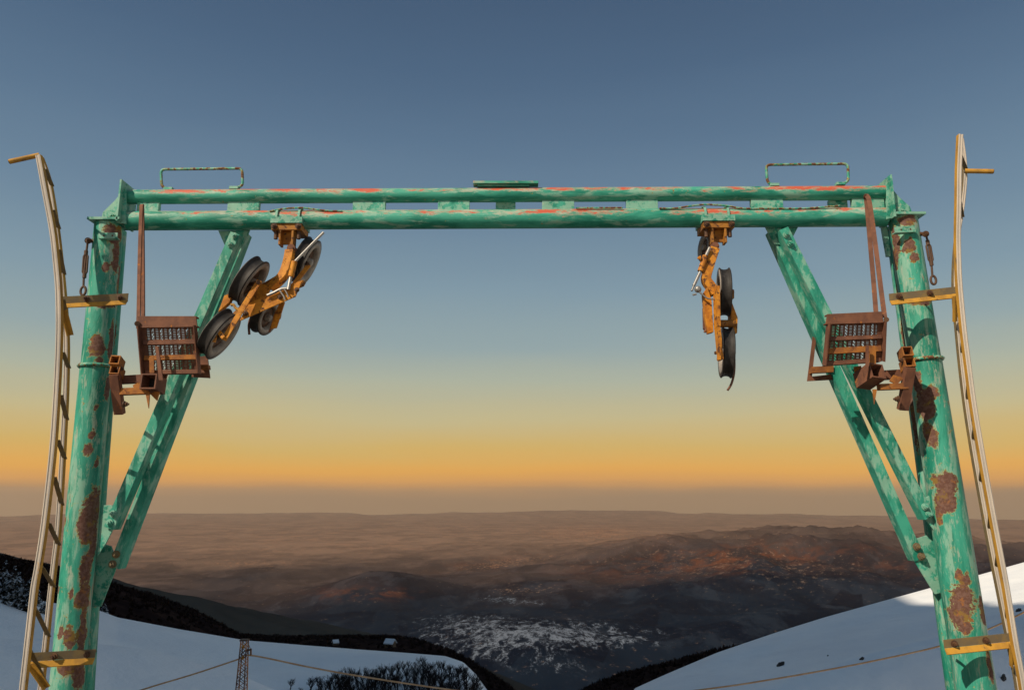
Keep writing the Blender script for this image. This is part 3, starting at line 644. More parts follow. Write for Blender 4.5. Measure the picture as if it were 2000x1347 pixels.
ladder('ochre ladder with bleached rails bolted to the right column, short top stub pointing right',
    [(1875, 264), (1872, 330), (1871, 400), (1870, 470), (1872, 540), (1876, 590), (1882, 650), (1891, 720), (1902, 800), (1919, 900), (1937, 1000), (1952, 1080), (1965, 1150), (1981, 1250), (1996, 1330), (2005, 1400)],
    [(1877, 272), (1884, 335), (1879, 400), (1870, 460), (1865, 520), (1865, 580), (1871, 650), (1878, 720), (1888, 800), (1904, 900), (1922, 1000), (1937, 1080), (1951, 1150), (1971, 1250), (1987, 1330), (1996, 1400)],
    [(295, 335), (390, 430), (480, 525), (640, 685), (725, 778), (812, 858), (898, 942), (983, 1028), (1068, 1113), (1155, 1200), (1245, 1290)],
    [((1738, 587), (1868, 573)), ((1845, 1265), (1979, 1251))], ((1884, 334), (1940, 335)), [((1860, 578), (1860, 628)), ((1970, 1255), (1971, 1298))], -1)

# ================================================================== turnbuckle chains
def chain(label, lug, lugcol, path, buckle, link):
    Y = 5.93
    r = thing('turnbuckle_chain', at(*lug, Y), label, 'chain', 'turnbuckle chains beside the columns')
    MB().tube([at(lug[0], lug[1], Y - 0.04), at(lug[0], lug[1], Y + 0.04)], 0.026, 16).bolt(at(lug[0], lug[1], Y - 0.04), (0, -1, 0), 0.016, 0.014).tube([at(*lug, Y), at(*lugcol, Y)], 0.017, 10).build('shackle', M['bolt'], r)
    MB().tube([at(x, y, Y) for x, y in path], 0.0085, 8).build('rod', M['chain'], r)
    (x0, y0), (x1, y1) = buckle; m = MB(); a, b_ = at(x0, y0, Y), at(x1, y1, Y); d = (b_ - a).normalized()
    if (b_ - a).length > 0.12:
        for s_ in (-1, 1): m.tube([a, a + d * 0.03 + Vector((s_ * .017, 0, 0)), b_ - d * 0.03 + Vector((s_ * .017, 0, 0)), b_], 0.008, 8)
    m.tube([a - d * .02, a + d * 0.02], 0.015, 8); m.tube([b_ - d * .02, b_ + d * 0.02], 0.015, 8)
    m.build('turnbuckle', M['chain'], r)
    c = at(*link, Y); pts = [c + Vector((0.021 * math.sin(k * math.pi / 8), 0, 0.036 * math.cos(k * math.pi / 8))) for k in range(17)]
    MB().tube(pts, 0.0095, 8, caps=False).build('link', M['chain'], r)
chain('rusty turnbuckle chain hanging from a round knob beside the left column', (172, 470), (186, 471), [(171, 474), (169, 490), (163.5, 545), (163, 560)], ((168, 494), (165, 538)), (162.5, 568))
chain('rusty rod and chain link hanging from a short lug beside the right column', (1808, 457), (1792, 457), [(1809, 460), (1814, 480), (1819, 512), (1821, 538)], ((1812, 474), (1819, 514)), (1823, 547))

# ================================================================== sheave assemblies
def wheel(root, c, nrm, Rw=0.2, width=0.078):
    n = nrm.normalized(); c = Vector(c); w = width / 2
    wm = MB()
    wm.lathe(c, n, [(Rw * 0.64, -w * .8), (Rw * 0.70, -w * 1.02), (Rw * 0.955, -w * 1.03), (Rw * .84, -w * .5), (Rw * .84, w * .5), (Rw * 0.955, w * 1.03), (Rw * 0.70, w * 1.03), (Rw * 0.64, w * .8), (Rw * .60, w * .3), (Rw * .60, -w * .3)], 48)
    wm.lathe(c, n, [(0.0, -w * 1.25), (Rw * 0.17, -w * 1.25), (Rw * 0.2, -w), (Rw * 0.2, w), (Rw * 0.17, w * 1.25), (0.0, w * 1.25)], 24, loop=False)
    wm.lathe(c, n, [(Rw * 0.18, -w * .35), (Rw * 0.62, -w * .2), (Rw * 0.62, w * .2), (Rw * 0.18, w * .35)], 40, m=1)
    o = wm.build('sheave_wheel', [M['rim'], M['bolt']], root)
    MB().lathe(c, n, [(Rw * .83, -w * .9), (Rw * 0.97, -w * 0.98), (Rw, -w * .92), (Rw, -w * .8), (Rw * 0.95, -w * .6), (Rw * 0.925, -w * .2), (Rw * 0.925, w * .2), (Rw * 0.95, w * .6), (Rw, w * .8), (Rw, w * .92), (Rw * 0.97, w * .98), (Rw * .83, w * .9)], 56).build('tyre', M['rubber'], o)
    return o
def clamp(root, x0, x1, yb, straps, pivot):
    a, b_ = at(x0, yb + 6, PY), at(x1, yb + 6, PY); cx = (a.x + b_.x) / 2; wdt = (b_.x - a.x); lz = LWB((x0 + x1) / 2)
    MB().box((cx, PY, lz.z - lw_r * 0.55), wdt, 0.25, 0.05).build('saddle', M['plate'], root, bevel=0.004)
    for s_ in straps:
        c = LWB(s_); pts = [Vector((c.x, PY + (lw_r + .012) * math.cos(t_), c.z + (lw_r + .012) * math.sin(t_))) for t_ in np.linspace(0, math.pi, 15)]
        pts = [pts[0] - Vector((0, 0, .07))] + pts + [pts[-1] - Vector((0, 0, .07))]
        MB().bar(pts, None, 0.018, 0.008, (1, 0, 0)).build('clamp_strap', M['plate'], root)
    zb = lz.z - lw_r * 0.55 - 0.026
    m = MB().box((cx, PY, zb - 0.028), wdt * 0.94, 0.22, 0.05)
    for s_ in (-1, 1):
        m.box((cx + s_ * wdt * 0.20, PY - 0.06, zb - 0.1), 0.018, 0.09, 0.15)
    m.box((cx, PY - 0.035, zb - 0.09), wdt * 0.36, 0.02, 0.13)
    o = m.build('mount_block', M['orange_dark'], root, bevel=0.004)
    for sx in (-1, 1):
        c = Vector((cx + sx * wdt * 0.38, PY - 0.114, zb - 0.026)); MB().bolt(c, (0, -1, 0), 0.018, 0.02).build('bolt', M['bolt'], o)
        MB().tube([Vector((cx + sx * wdt * 0.36, PY - 0.07, zb - 0.05)), Vector((cx + sx * wdt * 0.36, PY - 0.07, zb - 0.12))], 0.016, 8).build('stud', M['bolt'], o)
    p = at(*pivot, PY - 0.14)
    MB().tube([p, p + Vector((0, 0.2, 0))], 0.033, 20).tube([p - Vector((0, .012, 0)), p], 0.02, 12).build('pivot_pin', M['rust'], root)
def barpix(m, p, q, Yp, Yq, w, t_, mat=0):        # flat bar, wide side toward the camera
    a, b_ = at(*p, Yp), at(*q, Yq); d = (b_ - a).normalized(); return m.bar(a, b_, w, t_, d.cross(Vector((0, 1, 0))), mat)

# left assembly, swung out to the side
sl = thing('sheave_assembly', at(568, 446, PY), 'orange sheave train with four wheels swung sideways under the left half of the beam', 'sheave train', 'sheave trains under the beam')
clamp(sl, 537, 598, 434, (546, 589), (568, 484))
n1 = camvec(0.80, -0.44, 0.42); Y1 = 5.80
wheel(sl, at(487, 549, Y1), camvec(0.84, -0.52, -0.02), 0.205, 0.095)
wheel(sl, at(428, 652, Y1 - 0.05), camvec(0.84, -0.53, 0.02), 0.205, 0.095)
wheel(sl, at(596, 510, 6.12), camvec(0.90, -0.40, 0.0), 0.205, 0.095)
wheel(sl, at(518, 618, 6.02), camvec(0.90, -0.34, 0.22), 0.15, 0.085)
arm = [at(x, y, Y) for x, y, Y in ((567, 490, 5.88), (562, 515, 5.86), (552, 540, 5.84), (528, 563, 5.82))]
MB().bar(spline(arm, 5), None, 0.07, 0.06, (0.8, 0, 0.5)).build('swing_arm', M['orange'], sl, bevel=0.004)
MB().plate([(467, 627), (481, 600), (588, 552), (577, 579)], 5.70, 0.012).plate([(479, 602), (486, 592), (592, 546), (588, 553)], 5.705, 0.09).build('main_frame', M['orange'], sl, bevel=0.002)
MB().plate([(470, 590), (505, 558), (548, 533), (555, 545), (520, 572), (489, 600)], 5.92, 0.014).build('rear_frame', M['orange_dark'], sl)
MB().plate([(505, 552), (530, 560), (522, 578), (484, 592), (484, 572)], 5.80, 0.012).build('cross_plate', M['orange'], sl)
MB().plate([(426, 609), (438, 577), (455, 570), (448, 590)], 5.74, 0.05).build('end_stop', M['orange'], sl, bevel=0.003)
m = MB()
barpix(m, (507, 548), (473, 603), 5.66, 5.64, 0.04, 0.014); barpix(m, (475, 600), (437, 664), 5.64, 5.60, 0.038, 0.014); m.build('link_bar', M['orange'], sl)
m = MB(); barpix(m, (477, 596), (420, 655), 5.92, 5.88, 0.04, 0.014); m.build('link_bar', M['orange_dark'], sl)
m = MB(); barpix(m, (603, 518), (572, 558), 5.98, 5.86, 0.034, 0.014); m.build('link_bar', M['orange'], sl)
m = MB(); barpix(m, (437, 660), (424, 643), 5.58, 5.6, 0.03, 0.02); barpix(m, (424, 640), (418, 668), 5.58, 5.60, 0.02, 0.02); m.build('axle_clip', M['orange'], sl)
for p_, q_ in ((at(505, 551, 5.64), at(470, 560, 5.98)), (at(434, 655, 5.58), at(412, 662, 5.86)), (at(602, 518, 5.97), at(588, 503, 6.24))): MB().tube([p_, q_], 0.016, 10).build('axle', M['bolt'], sl)
MB().plate([(548, 588), (556, 590), (540, 640), (528, 642), (535, 615)], 5.93, 0.014).plate([(538, 612), (548, 613), (546, 621), (536, 626)], 5.905, 0.03).build('bogie_plate', M['orange'], sl)
MB().plate([(489, 620), (498, 615), (496, 640), (488, 640)], 6.08, 0.014).build('bogie_plate', M['orange'], sl)
MB().tube(spline([at(x, y, 6.0) for x, y in ((489, 622), (486, 635), (487, 653))], 4), 0.010, 8).build('cable_catcher', M['rust'], sl)
MB().tube([at(533, 630, 5.95), at(526, 649, 5.95)], 0.009, 8).build('cable_catcher', M['rust'], sl)
MB().tube(spline([at(x, y, 5.66) for x, y in ((451, 596), (456, 595), (460, 601), (467, 606))], 4), 0.011, 8).build('hook', M['ochre'], sl)
MB().tube([at(632, 454, 5.78), at(610, 476, 5.76), at(575, 512, 5.72)], 0.0105, 10).build('piston_rod', M['steel'], sl)
MB().tube([at(568, 540, 5.70), at(563, 566, 5.68)], 0.014, 10).build('piston_rod', M['steel'], sl)
MB().tube([at(575, 511, 5.72), at(568, 541, 5.70)], 0.023, 14).build('damper', M['orange'], sl)
MB().tube(spline([at(x, y, 5.68) for x, y in ((522, 577), (536, 571), (548, 565), (562, 563))], 4), 0.012, 8).tube(spline([at(x, y, 5.67) for x, y in ((546, 566), (551, 574), (555, 580), (556, 586))], 4), 0.007, 6).tube(spline([at(x, y, 5.67) for x, y in ((555, 564), (560, 572), (563, 580))], 4), 0.006, 6).build('steel_fitting', M['steel'], sl)
for x, y in ((480, 612), (547, 580), (580, 566)): MB().bolt(at(x, y, 5.699), (0, -1, 0), 0.014, 0.014).build('bolt', M['bolt'], sl)

# right assembly, hanging straight
sr = thing('sheave_assembly', at(1397, 444, PY), 'orange sheave train hanging straight down edge on under the right half of the beam', 'sheave train', 'sheave trains under the beam')
clamp(sr, 1365, 1428, 429, (1373, 1417), (1397, 480))
wheel(sr, at(1414, 571, 5.86), camvec(-0.985, 0.0, -0.16), 0.196, 0.085)
wheel(sr, at(1419, 688, 5.86), camvec(-0.985, 0.03, -0.15), 0.202, 0.085)
wheel(sr, at(1379, 484, 6.20), camvec(-0.96, 0.1, 0.15), 0.125, 0.05)
arm = [at(x, y, Y) for x, y, Y in ((1396, 487, 5.84), (1385, 520, 5.80), (1379, 545, 5.78), (1388, 560, 5.77), (1397, 574, 5.76))]
MB().bar(spline(arm, 5), None, 0.072, 0.06, (1, 0, 0)).build('swing_arm', M['orange'], sr, bevel=0.004)
MB().plate([(1373, 574), (1382, 560), (1390, 586), (1394, 648), (1383, 651), (1377, 618)], 5.74, 0.05).build('main_frame', M['orange'], sr, bevel=0.003)
MB().plate([(1374, 600), (1379, 620), (1380, 648), (1375, 640)], 5.80, 0.04).build('side_frame', M['rust'], sr)
MB().tube(spline([at(x, y, 5.78) for x, y in ((1382, 620), (1380, 640), (1376, 649))], 4), 0.009, 8).build('cable_catcher', M['rust'], sr)
m = MB(); barpix(m, (1399, 562), (1401, 640), 5.70, 5.68, 0.026, 0.10); barpix(m, (1401, 640), (1407, 703), 5.68, 5.68, 0.024, 0.09); m.build('link_bar', M['orange'], sr)
MB().plate([(1429, 588), (1441, 620), (1440, 650), (1431, 652), (1428, 625)], 5.80, 0.10).build('link_bar', M['orange'], sr, bevel=0.002)
MB().tube([at(1398, 632, 5.74), at(1434, 632, 5.80)], 0.03, 14).build('bogie_axle', M['orange_dark'], sr)
m = MB().plate([(1404, 658), (1410, 660), (1408, 702), (1401, 702)], 5.62, 0.02); m.build('axle_clip', M['orange'], sr)
MB().tube([at(1396, 689, 5.84), at(1436, 688, 5.86)], 0.013, 10).build('axle', M['bolt'], sr)
MB().tube([at(1396, 571, 5.84), at(1433, 571, 5.86)], 0.013, 10).build('axle', M['bolt'], sr)
MB().plate([(1427, 563), (1434, 566), (1434, 582), (1427, 582)], 5.78, 0.05).build('end_stop', M['orange_dark'], sr)
MB().tube(spline([at(x, y, 5.86) for x, y in ((1431, 650), (1434, 690), (1434, 725), (1429, 748), (1421, 762))], 5), 0.009, 8).build('cable_catcher', M['rust'], sr)
MB().tube([at(1386, 484, 5.78), at(1378, 501, 5.77)], 0.0125, 10).build('piston_rod', M['steel'], sr)
MB().tube([at(1368, 530, 5.76), at(1355, 558, 5.74)], 0.0125, 10).build('piston_rod', M['steel'], sr)
MB().tube([at(1378, 500, 5.77), at(1368, 530, 5.76)], 0.024, 14).bolt(at(1368, 504, 5.75), (-1, 0, 0), 0.014, 0.014).build('damper', M['orange'], sr)
m = MB().lathe(at(1363, 565, 5.72), (0, -1, 0), [(0, -.03), (.02, -.024), (.028, 0), (.02, .024), (.009, .028), (0, .028)], 20, loop=False)
m.tube([at(1355, 558, 5.74), at(1351, 568, 5.73)], 0.008, 8).tube(spline([at(x, y, 5.70) for x, y in ((1366, 570), (1374, 577), (1383, 583), (1396, 584))], 4), 0.007, 8).tube([at(1353, 576, 5.72), at(1360, 574, 5.72)], 0.008, 8)
m.build('steel_fitting', M['steel'], sr)

# ================================================================== folded work platforms on their brackets
def platform(label, o_top, frame, bars, nrib, ext, hairpin, knob, Y, tube_hole, tube_shift, arm_, clamp_top, clamp_bot, bolts, spike, extra):
    r = thing('work_platform', at(*frame[0], Y), label, 'work platform', 'folded work platforms')
    # top channel
    m = MB(); a, b_ = at(*o_top[0], Y - 0.03), at(*o_top[1], Y - 0.03); m.prism([at(*p, Y - 0.03) for p in o_top], (0, 0.012, 0)); lo = [o_top[3], o_top[2]]
    q0, q1 = at(*o_top[0], Y - 0.018), at(*o_top[1], Y - 0.018); m.prism([q0, q1, q1 - Vector((0, 0, .01)), q0 - Vector((0, 0, .01))], (0, 0.06, 0))
    q0, q1 = at(*lo[0], Y - 0.018), at(*lo[1], Y - 0.018); m.prism([q0, q1, q1 + Vector((0, 0, .01)), q0 + Vector((0, 0, .01))], (0, 0.05, 0))
    m.build('front_channel', M['rust'], r, bevel=0.002)
    # frame sides and cross bars
    (tl, tr, br, bl) = frame; m = MB()
    def L(f, g, dY=0.0):            # point on the tray: f across, g down
        x = (tl[0] * (1 - f) + tr[0] * f) * (1 - g) + (bl[0] * (1 - f) + br[0] * f) * g; y = (tl[1] * (1 - f) + tr[1] * f) * (1 - g) + (bl[1] * (1 - f) + br[1] * f) * g
        return at(x, y, Y + dY + 0.10 * g)
    m.angle(L(0, 0), L(0, 1), (1, 0, 0), 0.045, 0.06, 0.008).build('side_frame', M['rust'], r); MB().angle(L(1, 0), L(1, 1), (-1, 0, 0), 0.045, 0.06, 0.008, flip=-1).build('side_frame', M['rust'], r)
    for g, wd, mt_ in bars:
        MB().bar(L(0.03, g, -0.012), L(0.97, g, -0.012), wd, 0.03, (0, 0, 1)).bar(L(0.03, g, 0.03) - Vector((0, 0, wd * .4)), L(0.97, g, 0.03) - Vector((0, 0, wd * .4)), 0.006, 0.08, (0, 0, 1)).build('cross_bar', mt_, r)
    # open grating: serrated ribs with gaps and thin ties
    m = MB(); rndg = random.Random(nrib + int(tl[0]))
    for k in range(nrib):
        f = 0.13 + 0.76 * k / (nrib - 1)
        for j in range(26):
            g0, g1 = 0.04 + 0.93 * j / 26, 0.04 + 0.93 * (j + 0.78) / 26; wv = 0.008 * (1 if j % 2 else -1) + rndg.uniform(-.006, .006)
            m.bar(L(f + wv, g0, 0.006), L(f + wv, g1, 0.006), 0.060, 0.004, (1, 0, 0))
        m.bar(L(f - 0.035, 0.03, 0.03), L(f - 0.035, 0.97, 0.03), 0.008, 0.012, (1, 0, 0)); m.bar(L(f + 0.04, 0.03, 0.03), L(f + 0.04, 0.97, 0.03), 0.008, 0.012, (1, 0, 0))
    m.build('grating', M['rust'], r)
    # second folded tray behind
    m = MB().plate(ext[0], Y + ext[2], 0.012); m.plate(ext[1], Y + ext[2] - 0.05, 0.05, 1); m.build('rear_tray', [M['rust'], M['rust_orange']], r)
    # folded guard rail: a long hairpin of flat bar
    pts = [at(x, y, yy) for x, y, yy in hairpin]
    MB().bar(spline(pts, 5), None, 0.034, 0.009, (1, -0.4, 0)).build('guard_rail', M['rust'], r)
    MB().tube([at(*knob, Y - 0.05), at(*knob, Y + 0.02)], 0.02, 12).build('hinge_bolt', M['bolt'], r)
    # square carrying tube, open end toward the front
    (hx0, hy0, hx1, hy1) = tube_hole; c = at((hx0 + hx1) / 2, (hy0 + hy1) / 2, Y + 0.02); w_ = (hx1 - hx0) / FPX * Y * 1.25
    MB().squaretube(c, c + Vector((tube_shift[0], 0.17, tube_shift[1])), w_, 0.010, (1, 0, 0)).build('carrying_tube', [M['rust'], M['rust'], M['rubber']], r)  # rubber black serves as the painted dark inside the tube
    # arm to the column clamp
    m = MB()
    for (p, q, wd, yy, k) in arm_: m.bar(at(*p, yy), at(*q, yy), wd, 0.06, (0, 0, 1), k)
    m.build('arm', [M['rust'], M['rust_orange']], r, bevel=0.002)
    m = MB(); yc = Y + 0.02
    for (p, wpx) in clamp_top:
        c = at(*p, yc); m.squaretube(c, c + Vector((-0.01 * (1 if p[0] < 1000 else -1), 0.10, -0.03)), wpx / FPX * yc, 0.008, (1, 0, 0), 1)
    a, b_ = clamp_top[-1][0], clamp_bot; wpx = clamp_top[0][1]
    m.bar(at(a[0], a[1] + wpx * 0.55, yc), at(*b_, yc + 0.12), wpx * 0.92 / FPX * yc, 0.05, (1, 0, 0), 0)
    o = m.build('column_clamp', [M['rust'], M['rust_orange'], M['rubber']], r)  # last slot paints the shaded insides of the clamp tubes
    for bx, by, dx in bolts: MB().bolt(at(bx - dx * 5, by, yc + 0.03), (dx, 0, 0), 0.017, 0.022).build('bolt', M['bolt'], o)
    m = MB()
    p, q, wd = spike; m.prism([at(p[0] - wd, p[1], Y + 0.05), at(p[0] + wd, p[1], Y + 0.05), at(q[0], q[1], Y + 0.05)], (0, 0.012, 0)); m.build('locking_wedge', M['rust_orange'], r)
    for pix, yy, k in extra: MB().plate(pix, yy, 0.014).build('hinge_plate', [M['rust'], M['rust_orange']][k], r)
platform('rusty folded platform with grating beside the left column, nearest the sideways wheels', [(268, 617), (383, 617), (385, 638), (273, 640)],
    [(274, 636), (385, 634), (393, 727), (282, 729)], [(0.36, 0.032, M['rust']), (0.68, 0.034, M['rust_orange']), (0.98, 0.03, M['rust'])], 6,
    ([(378, 698), (405, 694), (410, 738), (374, 736)], [(392, 712), (406, 712), (407, 720), (392, 721)], 0.35),
    [(279, 650, 5.72), (279.5, 600, 5.74), (279, 500, 5.78), (278, 410, 5.82), (277, 403, 5.8), (276, 410, 5.78), (273, 500, 5.72), (271, 600, 5.66), (270, 640, 5.62)], (268, 632), 5.62,
    (277, 732, 302, 756), (0.0, -0.02), [((237, 765), (290, 763), 0.05, 5.70, 1), ((236, 742), (290, 739), 0.06, 5.76, 0)],
    [((224, 702), 19), ((224, 721), 19)], (234, 808), [(237, 720, 1), (247, 789, 1)], ((288, 768), (290, 797), 4),
    [([(291, 694), (300, 694), (301, 728), (292, 728)], 5.66, 1), ([(303, 676), (309, 676), (318, 742), (310, 742)], 5.60, 0), ([(259, 752), (275, 744), (276, 763), (262, 760)], 5.68, 1), ([(292, 768), (312, 762), (306, 782)], 5.72, 1), ([(307, 728), (328, 726), (318, 762), (310, 752)], 5.80, 0)])
platform('rusty folded platform with grating beside the right column, crossed by the green brace', [(1616, 613), (1723, 608), (1726, 630), (1613, 633)],
    [(1614, 629), (1725, 627), (1722, 704), (1606, 712)], [(0.40, 0.028, M['rust']), (0.69, 0.045, M['rust_orange']), (0.98, 0.03, M['rust'])], 6,
    ([(1588, 657), (1594, 662), (1586, 735), (1630, 730), (1632, 741), (1577, 744)], [(1585, 716), (1628, 714), (1628, 726), (1585, 728)], 0.50),
    [(1711, 612, 5.72), (1707, 560, 5.74), (1700, 480, 5.78), (1693, 400, 5.82), (1691, 384, 5.80), (1694, 384, 5.79), (1699, 400, 5.77), (1710, 480, 5.72), (1720, 560, 5.66), (1728, 620, 5.62)], (1731, 624), 5.62,
    (1701, 711, 1727, 736), (-0.05, -0.06), [((1716, 756), (1770, 754), 0.045, 5.70, 1), ((1722, 733), (1772, 730), 0.07, 5.78, 0)],
    [((1773, 685), 20), ((1777, 706), 20)], (1763, 800), [(1760, 703, -1), (1750, 779, -1)], ((1709, 760), (1708, 789), 4),
    [([(1699, 682), (1711, 681), (1711, 712), (1699, 714)], 5.66, 1), ([(1692, 674), (1697, 674), (1698, 712), (1688, 740), (1686, 722), (1692, 710)], 5.60, 0), ([(1738, 744), (1746, 732), (1766, 738), (1752, 750)], 5.68, 1), ([(1668, 716), (1682, 714), (1685, 735), (1672, 732)], 5.85, 1)])

# ================================================================== mast, rope, huts, trees, rocks
def ground_at(pxx, pyy, zf, r0, r1):      # first distance along a pixel ray where it meets a surface
    az, dep = azdep(pxx, pyy); rr = np.linspace(r0, r1, 1500); z = zf(np.full_like(rr, az), rr); k = np.argmax(z >= CZ - rr * dep)
    r_ = rr[k] if z[k] >= CZ - rr[k] * dep else r1
    return Vector((r_ * math.sin(az), r_ * math.cos(az), float(zf(np.array([az]), np.array([r_]))[0])))
MY = 62.0
n_ = NT('rusting lattice steel'); M['lattice'] = n_.out(n_.mix(n_.step(n_.noise(n_.map(), 1.2, 5), 0.4, 0.6), (0.10, 0.045, 0.028), (0.50, 0.19, 0.05)), 0.7)
n_ = NT('rusty haul rope'); M['rope'] = n_.out(n_.mix(n_.step(n_.noise(n_.map(), 0.8, 5), 0.4, 0.6), (0.52, 0.27, 0.12), (0.62, 0.36, 0.19)), 0.7)
top = at(478, 1249, MY); azm, rm = math.atan2(top.x, top.y), math.hypot(top.x, top.y)
gz = float(snow_z(np.array([azm]), np.array([rm]))[0])
ms = thing('lattice_mast', (top.x, top.y, gz), 'slim rusty lattice mast on the snow carrying the rope', 'mast')
hw0, hw1 = 0.25, 0.25 + (top.z - gz) * 0.030
def corner(k, z):
    f = (top.z - z) / (top.z - gz); h = hw0 + (hw1 - hw0) * f; return Vector((top.x + h * (1 if k in (0, 1) else -1), top.y + h * (1 if k in (1, 2) else -1), z))
for k in range(4): MB().angle(corner(k, gz - 0.5), corner(k, top.z), (1 if k in (2, 3) else -1, 0, 0), 0.085, 0.085, 0.015, flip=1).build('mast_leg', M['lattice'], ms)
m = MB(); nb = int((top.z - gz) / 0.46); zs = np.linspace(gz, top.z - 0.15, nb + 1)
for i in range(nb):
    for k in range(4):
        k2 = (k + 1) % 4; m.bar(corner(k, zs[i]), corner(k2, zs[i + 1]), 0.045, 0.014, (0, 0, 1)); m.bar(corner(k2, zs[i]), corner(k, zs[i + 1]), 0.045, 0.014, (0, 0, 1))
m.build('lattice', M['lattice'], ms)
MB().box(top, 0.60, 0.60, 0.10).build('mast_head', M['bolt'], ms)
MB().box(at(475.5, 1262, MY - 0.29), 0.19, 0.03, 0.27).build('sign_plate', M['orange'], ms)
MB().box(at(474.5, 1284, MY - 0.31), 0.16, 0.03, 0.2).build('sign_plate', M['orange'], ms)
MB().bar(at(482, 1270, MY), at(491, 1267, MY - 0.1), 0.13, 0.13, (0, 0, 1)).build('cross_arm', M['bolt'], ms)
MB().bar(at(483, 1252, MY), at(489, 1266, MY), 0.04, 0.04, (0, 1, 0)).build('arm_stay', M['khaki'], ms)
MB().tube([at(490, 1268, MY), at(490, 1279, MY)], 0.065, 8).build('rope_hanger', M['rust_orange'], ms)
rp = MB().tube(spline([at(x, y, MY - 0.0) for x, y in ((150, 1392), (275, 1347), (380, 1315), (463, 1287.5), (490, 1279), (600, 1301), (700, 1319), (880, 1346), (1050, 1364), (1200, 1365), (1400, 1342), (1500, 1327), (1600, 1310), (1700, 1291), (1835, 1261), (1930, 1228), (2000, 1195), (2090, 1150))], 10), 0.062, 8)
p0 = at(490, 1279, MY); rp.build('haul_rope', M['rope'], None, p0, {'label': 'long sagging rust coloured lift rope crossing from the lattice mast to the right snow slope', 'category': 'rope'})

# huts on the dark hill
n_ = NT('weathered hut boards'); M['hut'] = n_.out(n_.mix(n_.noise(n_.map((6, 6, 1)), 3, 4), (0.10, 0.07, 0.05), (0.20, 0.14, 0.09)), 0.8)
n_ = NT('roof snow'); M['roofsnow'] = n_.out(n_.mix(n_.noise(n_.map(), 0.8, 5), (0.66, 0.69, 0.74), (0.80, 0.82, 0.85)), 0.8)
n_ = NT('dark window pane'); M['pane'] = n_.out(n_.mix(n_.noise(n_.map(), 2, 2), (0.015, 0.018, 0.02), (0.03, 0.03, 0.035)), 0.2)
def hut(pxx, pyy, wpx, hpx, label, rot):
    az, dep = azdep(pxx, pyy); rr = 330.0
    g = ground_at(pxx, pyy, hill_z, 260, 640); dist = math.hypot(g.x, g.y); s_ = dist / FPX
    w_, h_ = wpx * s_, hpx * s_; d_ = w_ * 0.75
    r = thing('hut', g, label, 'hut', 'huts at the wood edge'); rm_ = Matrix.Rotation(rot, 3, 'Z')
    def P(x, y, z): return g + rm_ @ Vector((x, y, z))
    m = MB().prism([P(-w_ / 2, -d_ / 2, -3), P(w_ / 2, -d_ / 2, -3), P(w_ / 2, d_ / 2, -3), P(-w_ / 2, d_ / 2, -3)], (0, 0, h_ * 0.55 + 3))
    m.prism([P(-w_ / 2, -d_ / 2, h_ * .55), P(-w_ / 2, d_ / 2, h_ * .55), P(-w_ / 2, 0, h_)], rm_ @ Vector((w_, 0, 0)))
    wl = m.build('wall', M['hut'], r)
    m = MB(); e = 0.12 * w_
    for s2 in (-1, 1): m.prism([P(-w_ / 2 - e * .5, 0, h_ + .25), P(w_ / 2 + e * .5, 0, h_ + .25), P(w_ / 2 + e * .5, s2 * (d_ / 2 + e), h_ * .5), P(-w_ / 2 - e * .5, s2 * (d_ / 2 + e), h_ * .5)], (0, 0, 0.45))
    m.build('roof', M['roofsnow'], r)
    for x in (-0.22, 0.22): MB().prism([P(x * w_ - .08 * w_, -d_ / 2 - .06, h_ * .18), P(x * w_ + .08 * w_, -d_ / 2 - .06, h_ * .18), P(x * w_ + .08 * w_, -d_ / 2 - .06, h_ * .42), P(x * w_ - .08 * w_, -d_ / 2 - .06, h_ * .42)], rm_ @ Vector((0, .04, 0))).build('window', M['pane'], r)
hut(655, 1259, 10, 7, 'small snow roofed hut at the wood edge, the more distant one nearer the mast', 0.5)
hut(762, 1263, 17, 12, 'larger snow roofed hut at the wood edge above the bare thicket', -0.35)

# conifers and bushes on the left skyline
n_ = NT('dark needles with snow'); v_ = n_.map()
nz = n_.step(n_.math('ADD', n_.math('MULTIPLY', n_.normal_z(), 0.5), n_.noise(v_, 1.4, 4)), 0.86, 0.95)
M['needles'] = n_.out(n_.mix(nz, n_.mix(n_.noise(v_, 3, 4), (0.006, 0.008, 0.007), (0.022, 0.026, 0.02)), (0.62, 0.65, 0.70)), 0.9, 0, 0.15)
n_ = NT('dark bark'); M['bark'] = n_.out(n_.mix(n_.noise(n_.map((1, 1, 0.3)), 5, 5), (0.010, 0.007, 0.007), (0.030, 0.021, 0.021)), 0.9, 0, 0.15)
rnd = random.Random(11)
def conifer_mesh(h, w, seed):
    rn = random.Random(seed); t_ = MB().tube([Vector((0, 0, -0.6)), Vector((0, 0, h * 0.55)), Vector((0, 0, h))], [0.16, 0.09, 0.02], 7); c = MB(); n = int(h * 4.2)
    for i in range(n):
        f = i / n; z = h * (0.06 + 0.93 * f); L_ = w * (1 - f) ** 0.75 * rn.uniform(0.65, 1.15) + 0.12
        for k in range(7):
            a = rn.uniform(0, 6.28); d = Vector((math.cos(a), math.sin(a), 0)); sd = Vector((-d.y, d.x, 0)); l2 = L_ * rn.uniform(0.6, 1.15); wd = l2 * rn.uniform(.25, .42)
            p = Vector((0, 0, z)); tip = p + d * l2 + Vector((0, 0, -l2 * rn.uniform(0.15, 0.5))); mid = p + d * l2 * 0.55 + Vector((0, 0, l2 * .02))
            c.add([p, mid + sd * wd, tip, mid - sd * wd, mid - Vector((0, 0, wd * .5))], [[0, 1, 4], [1, 2, 4], [2, 3, 4], [3, 0, 4]])
    return t_, c
protos = []
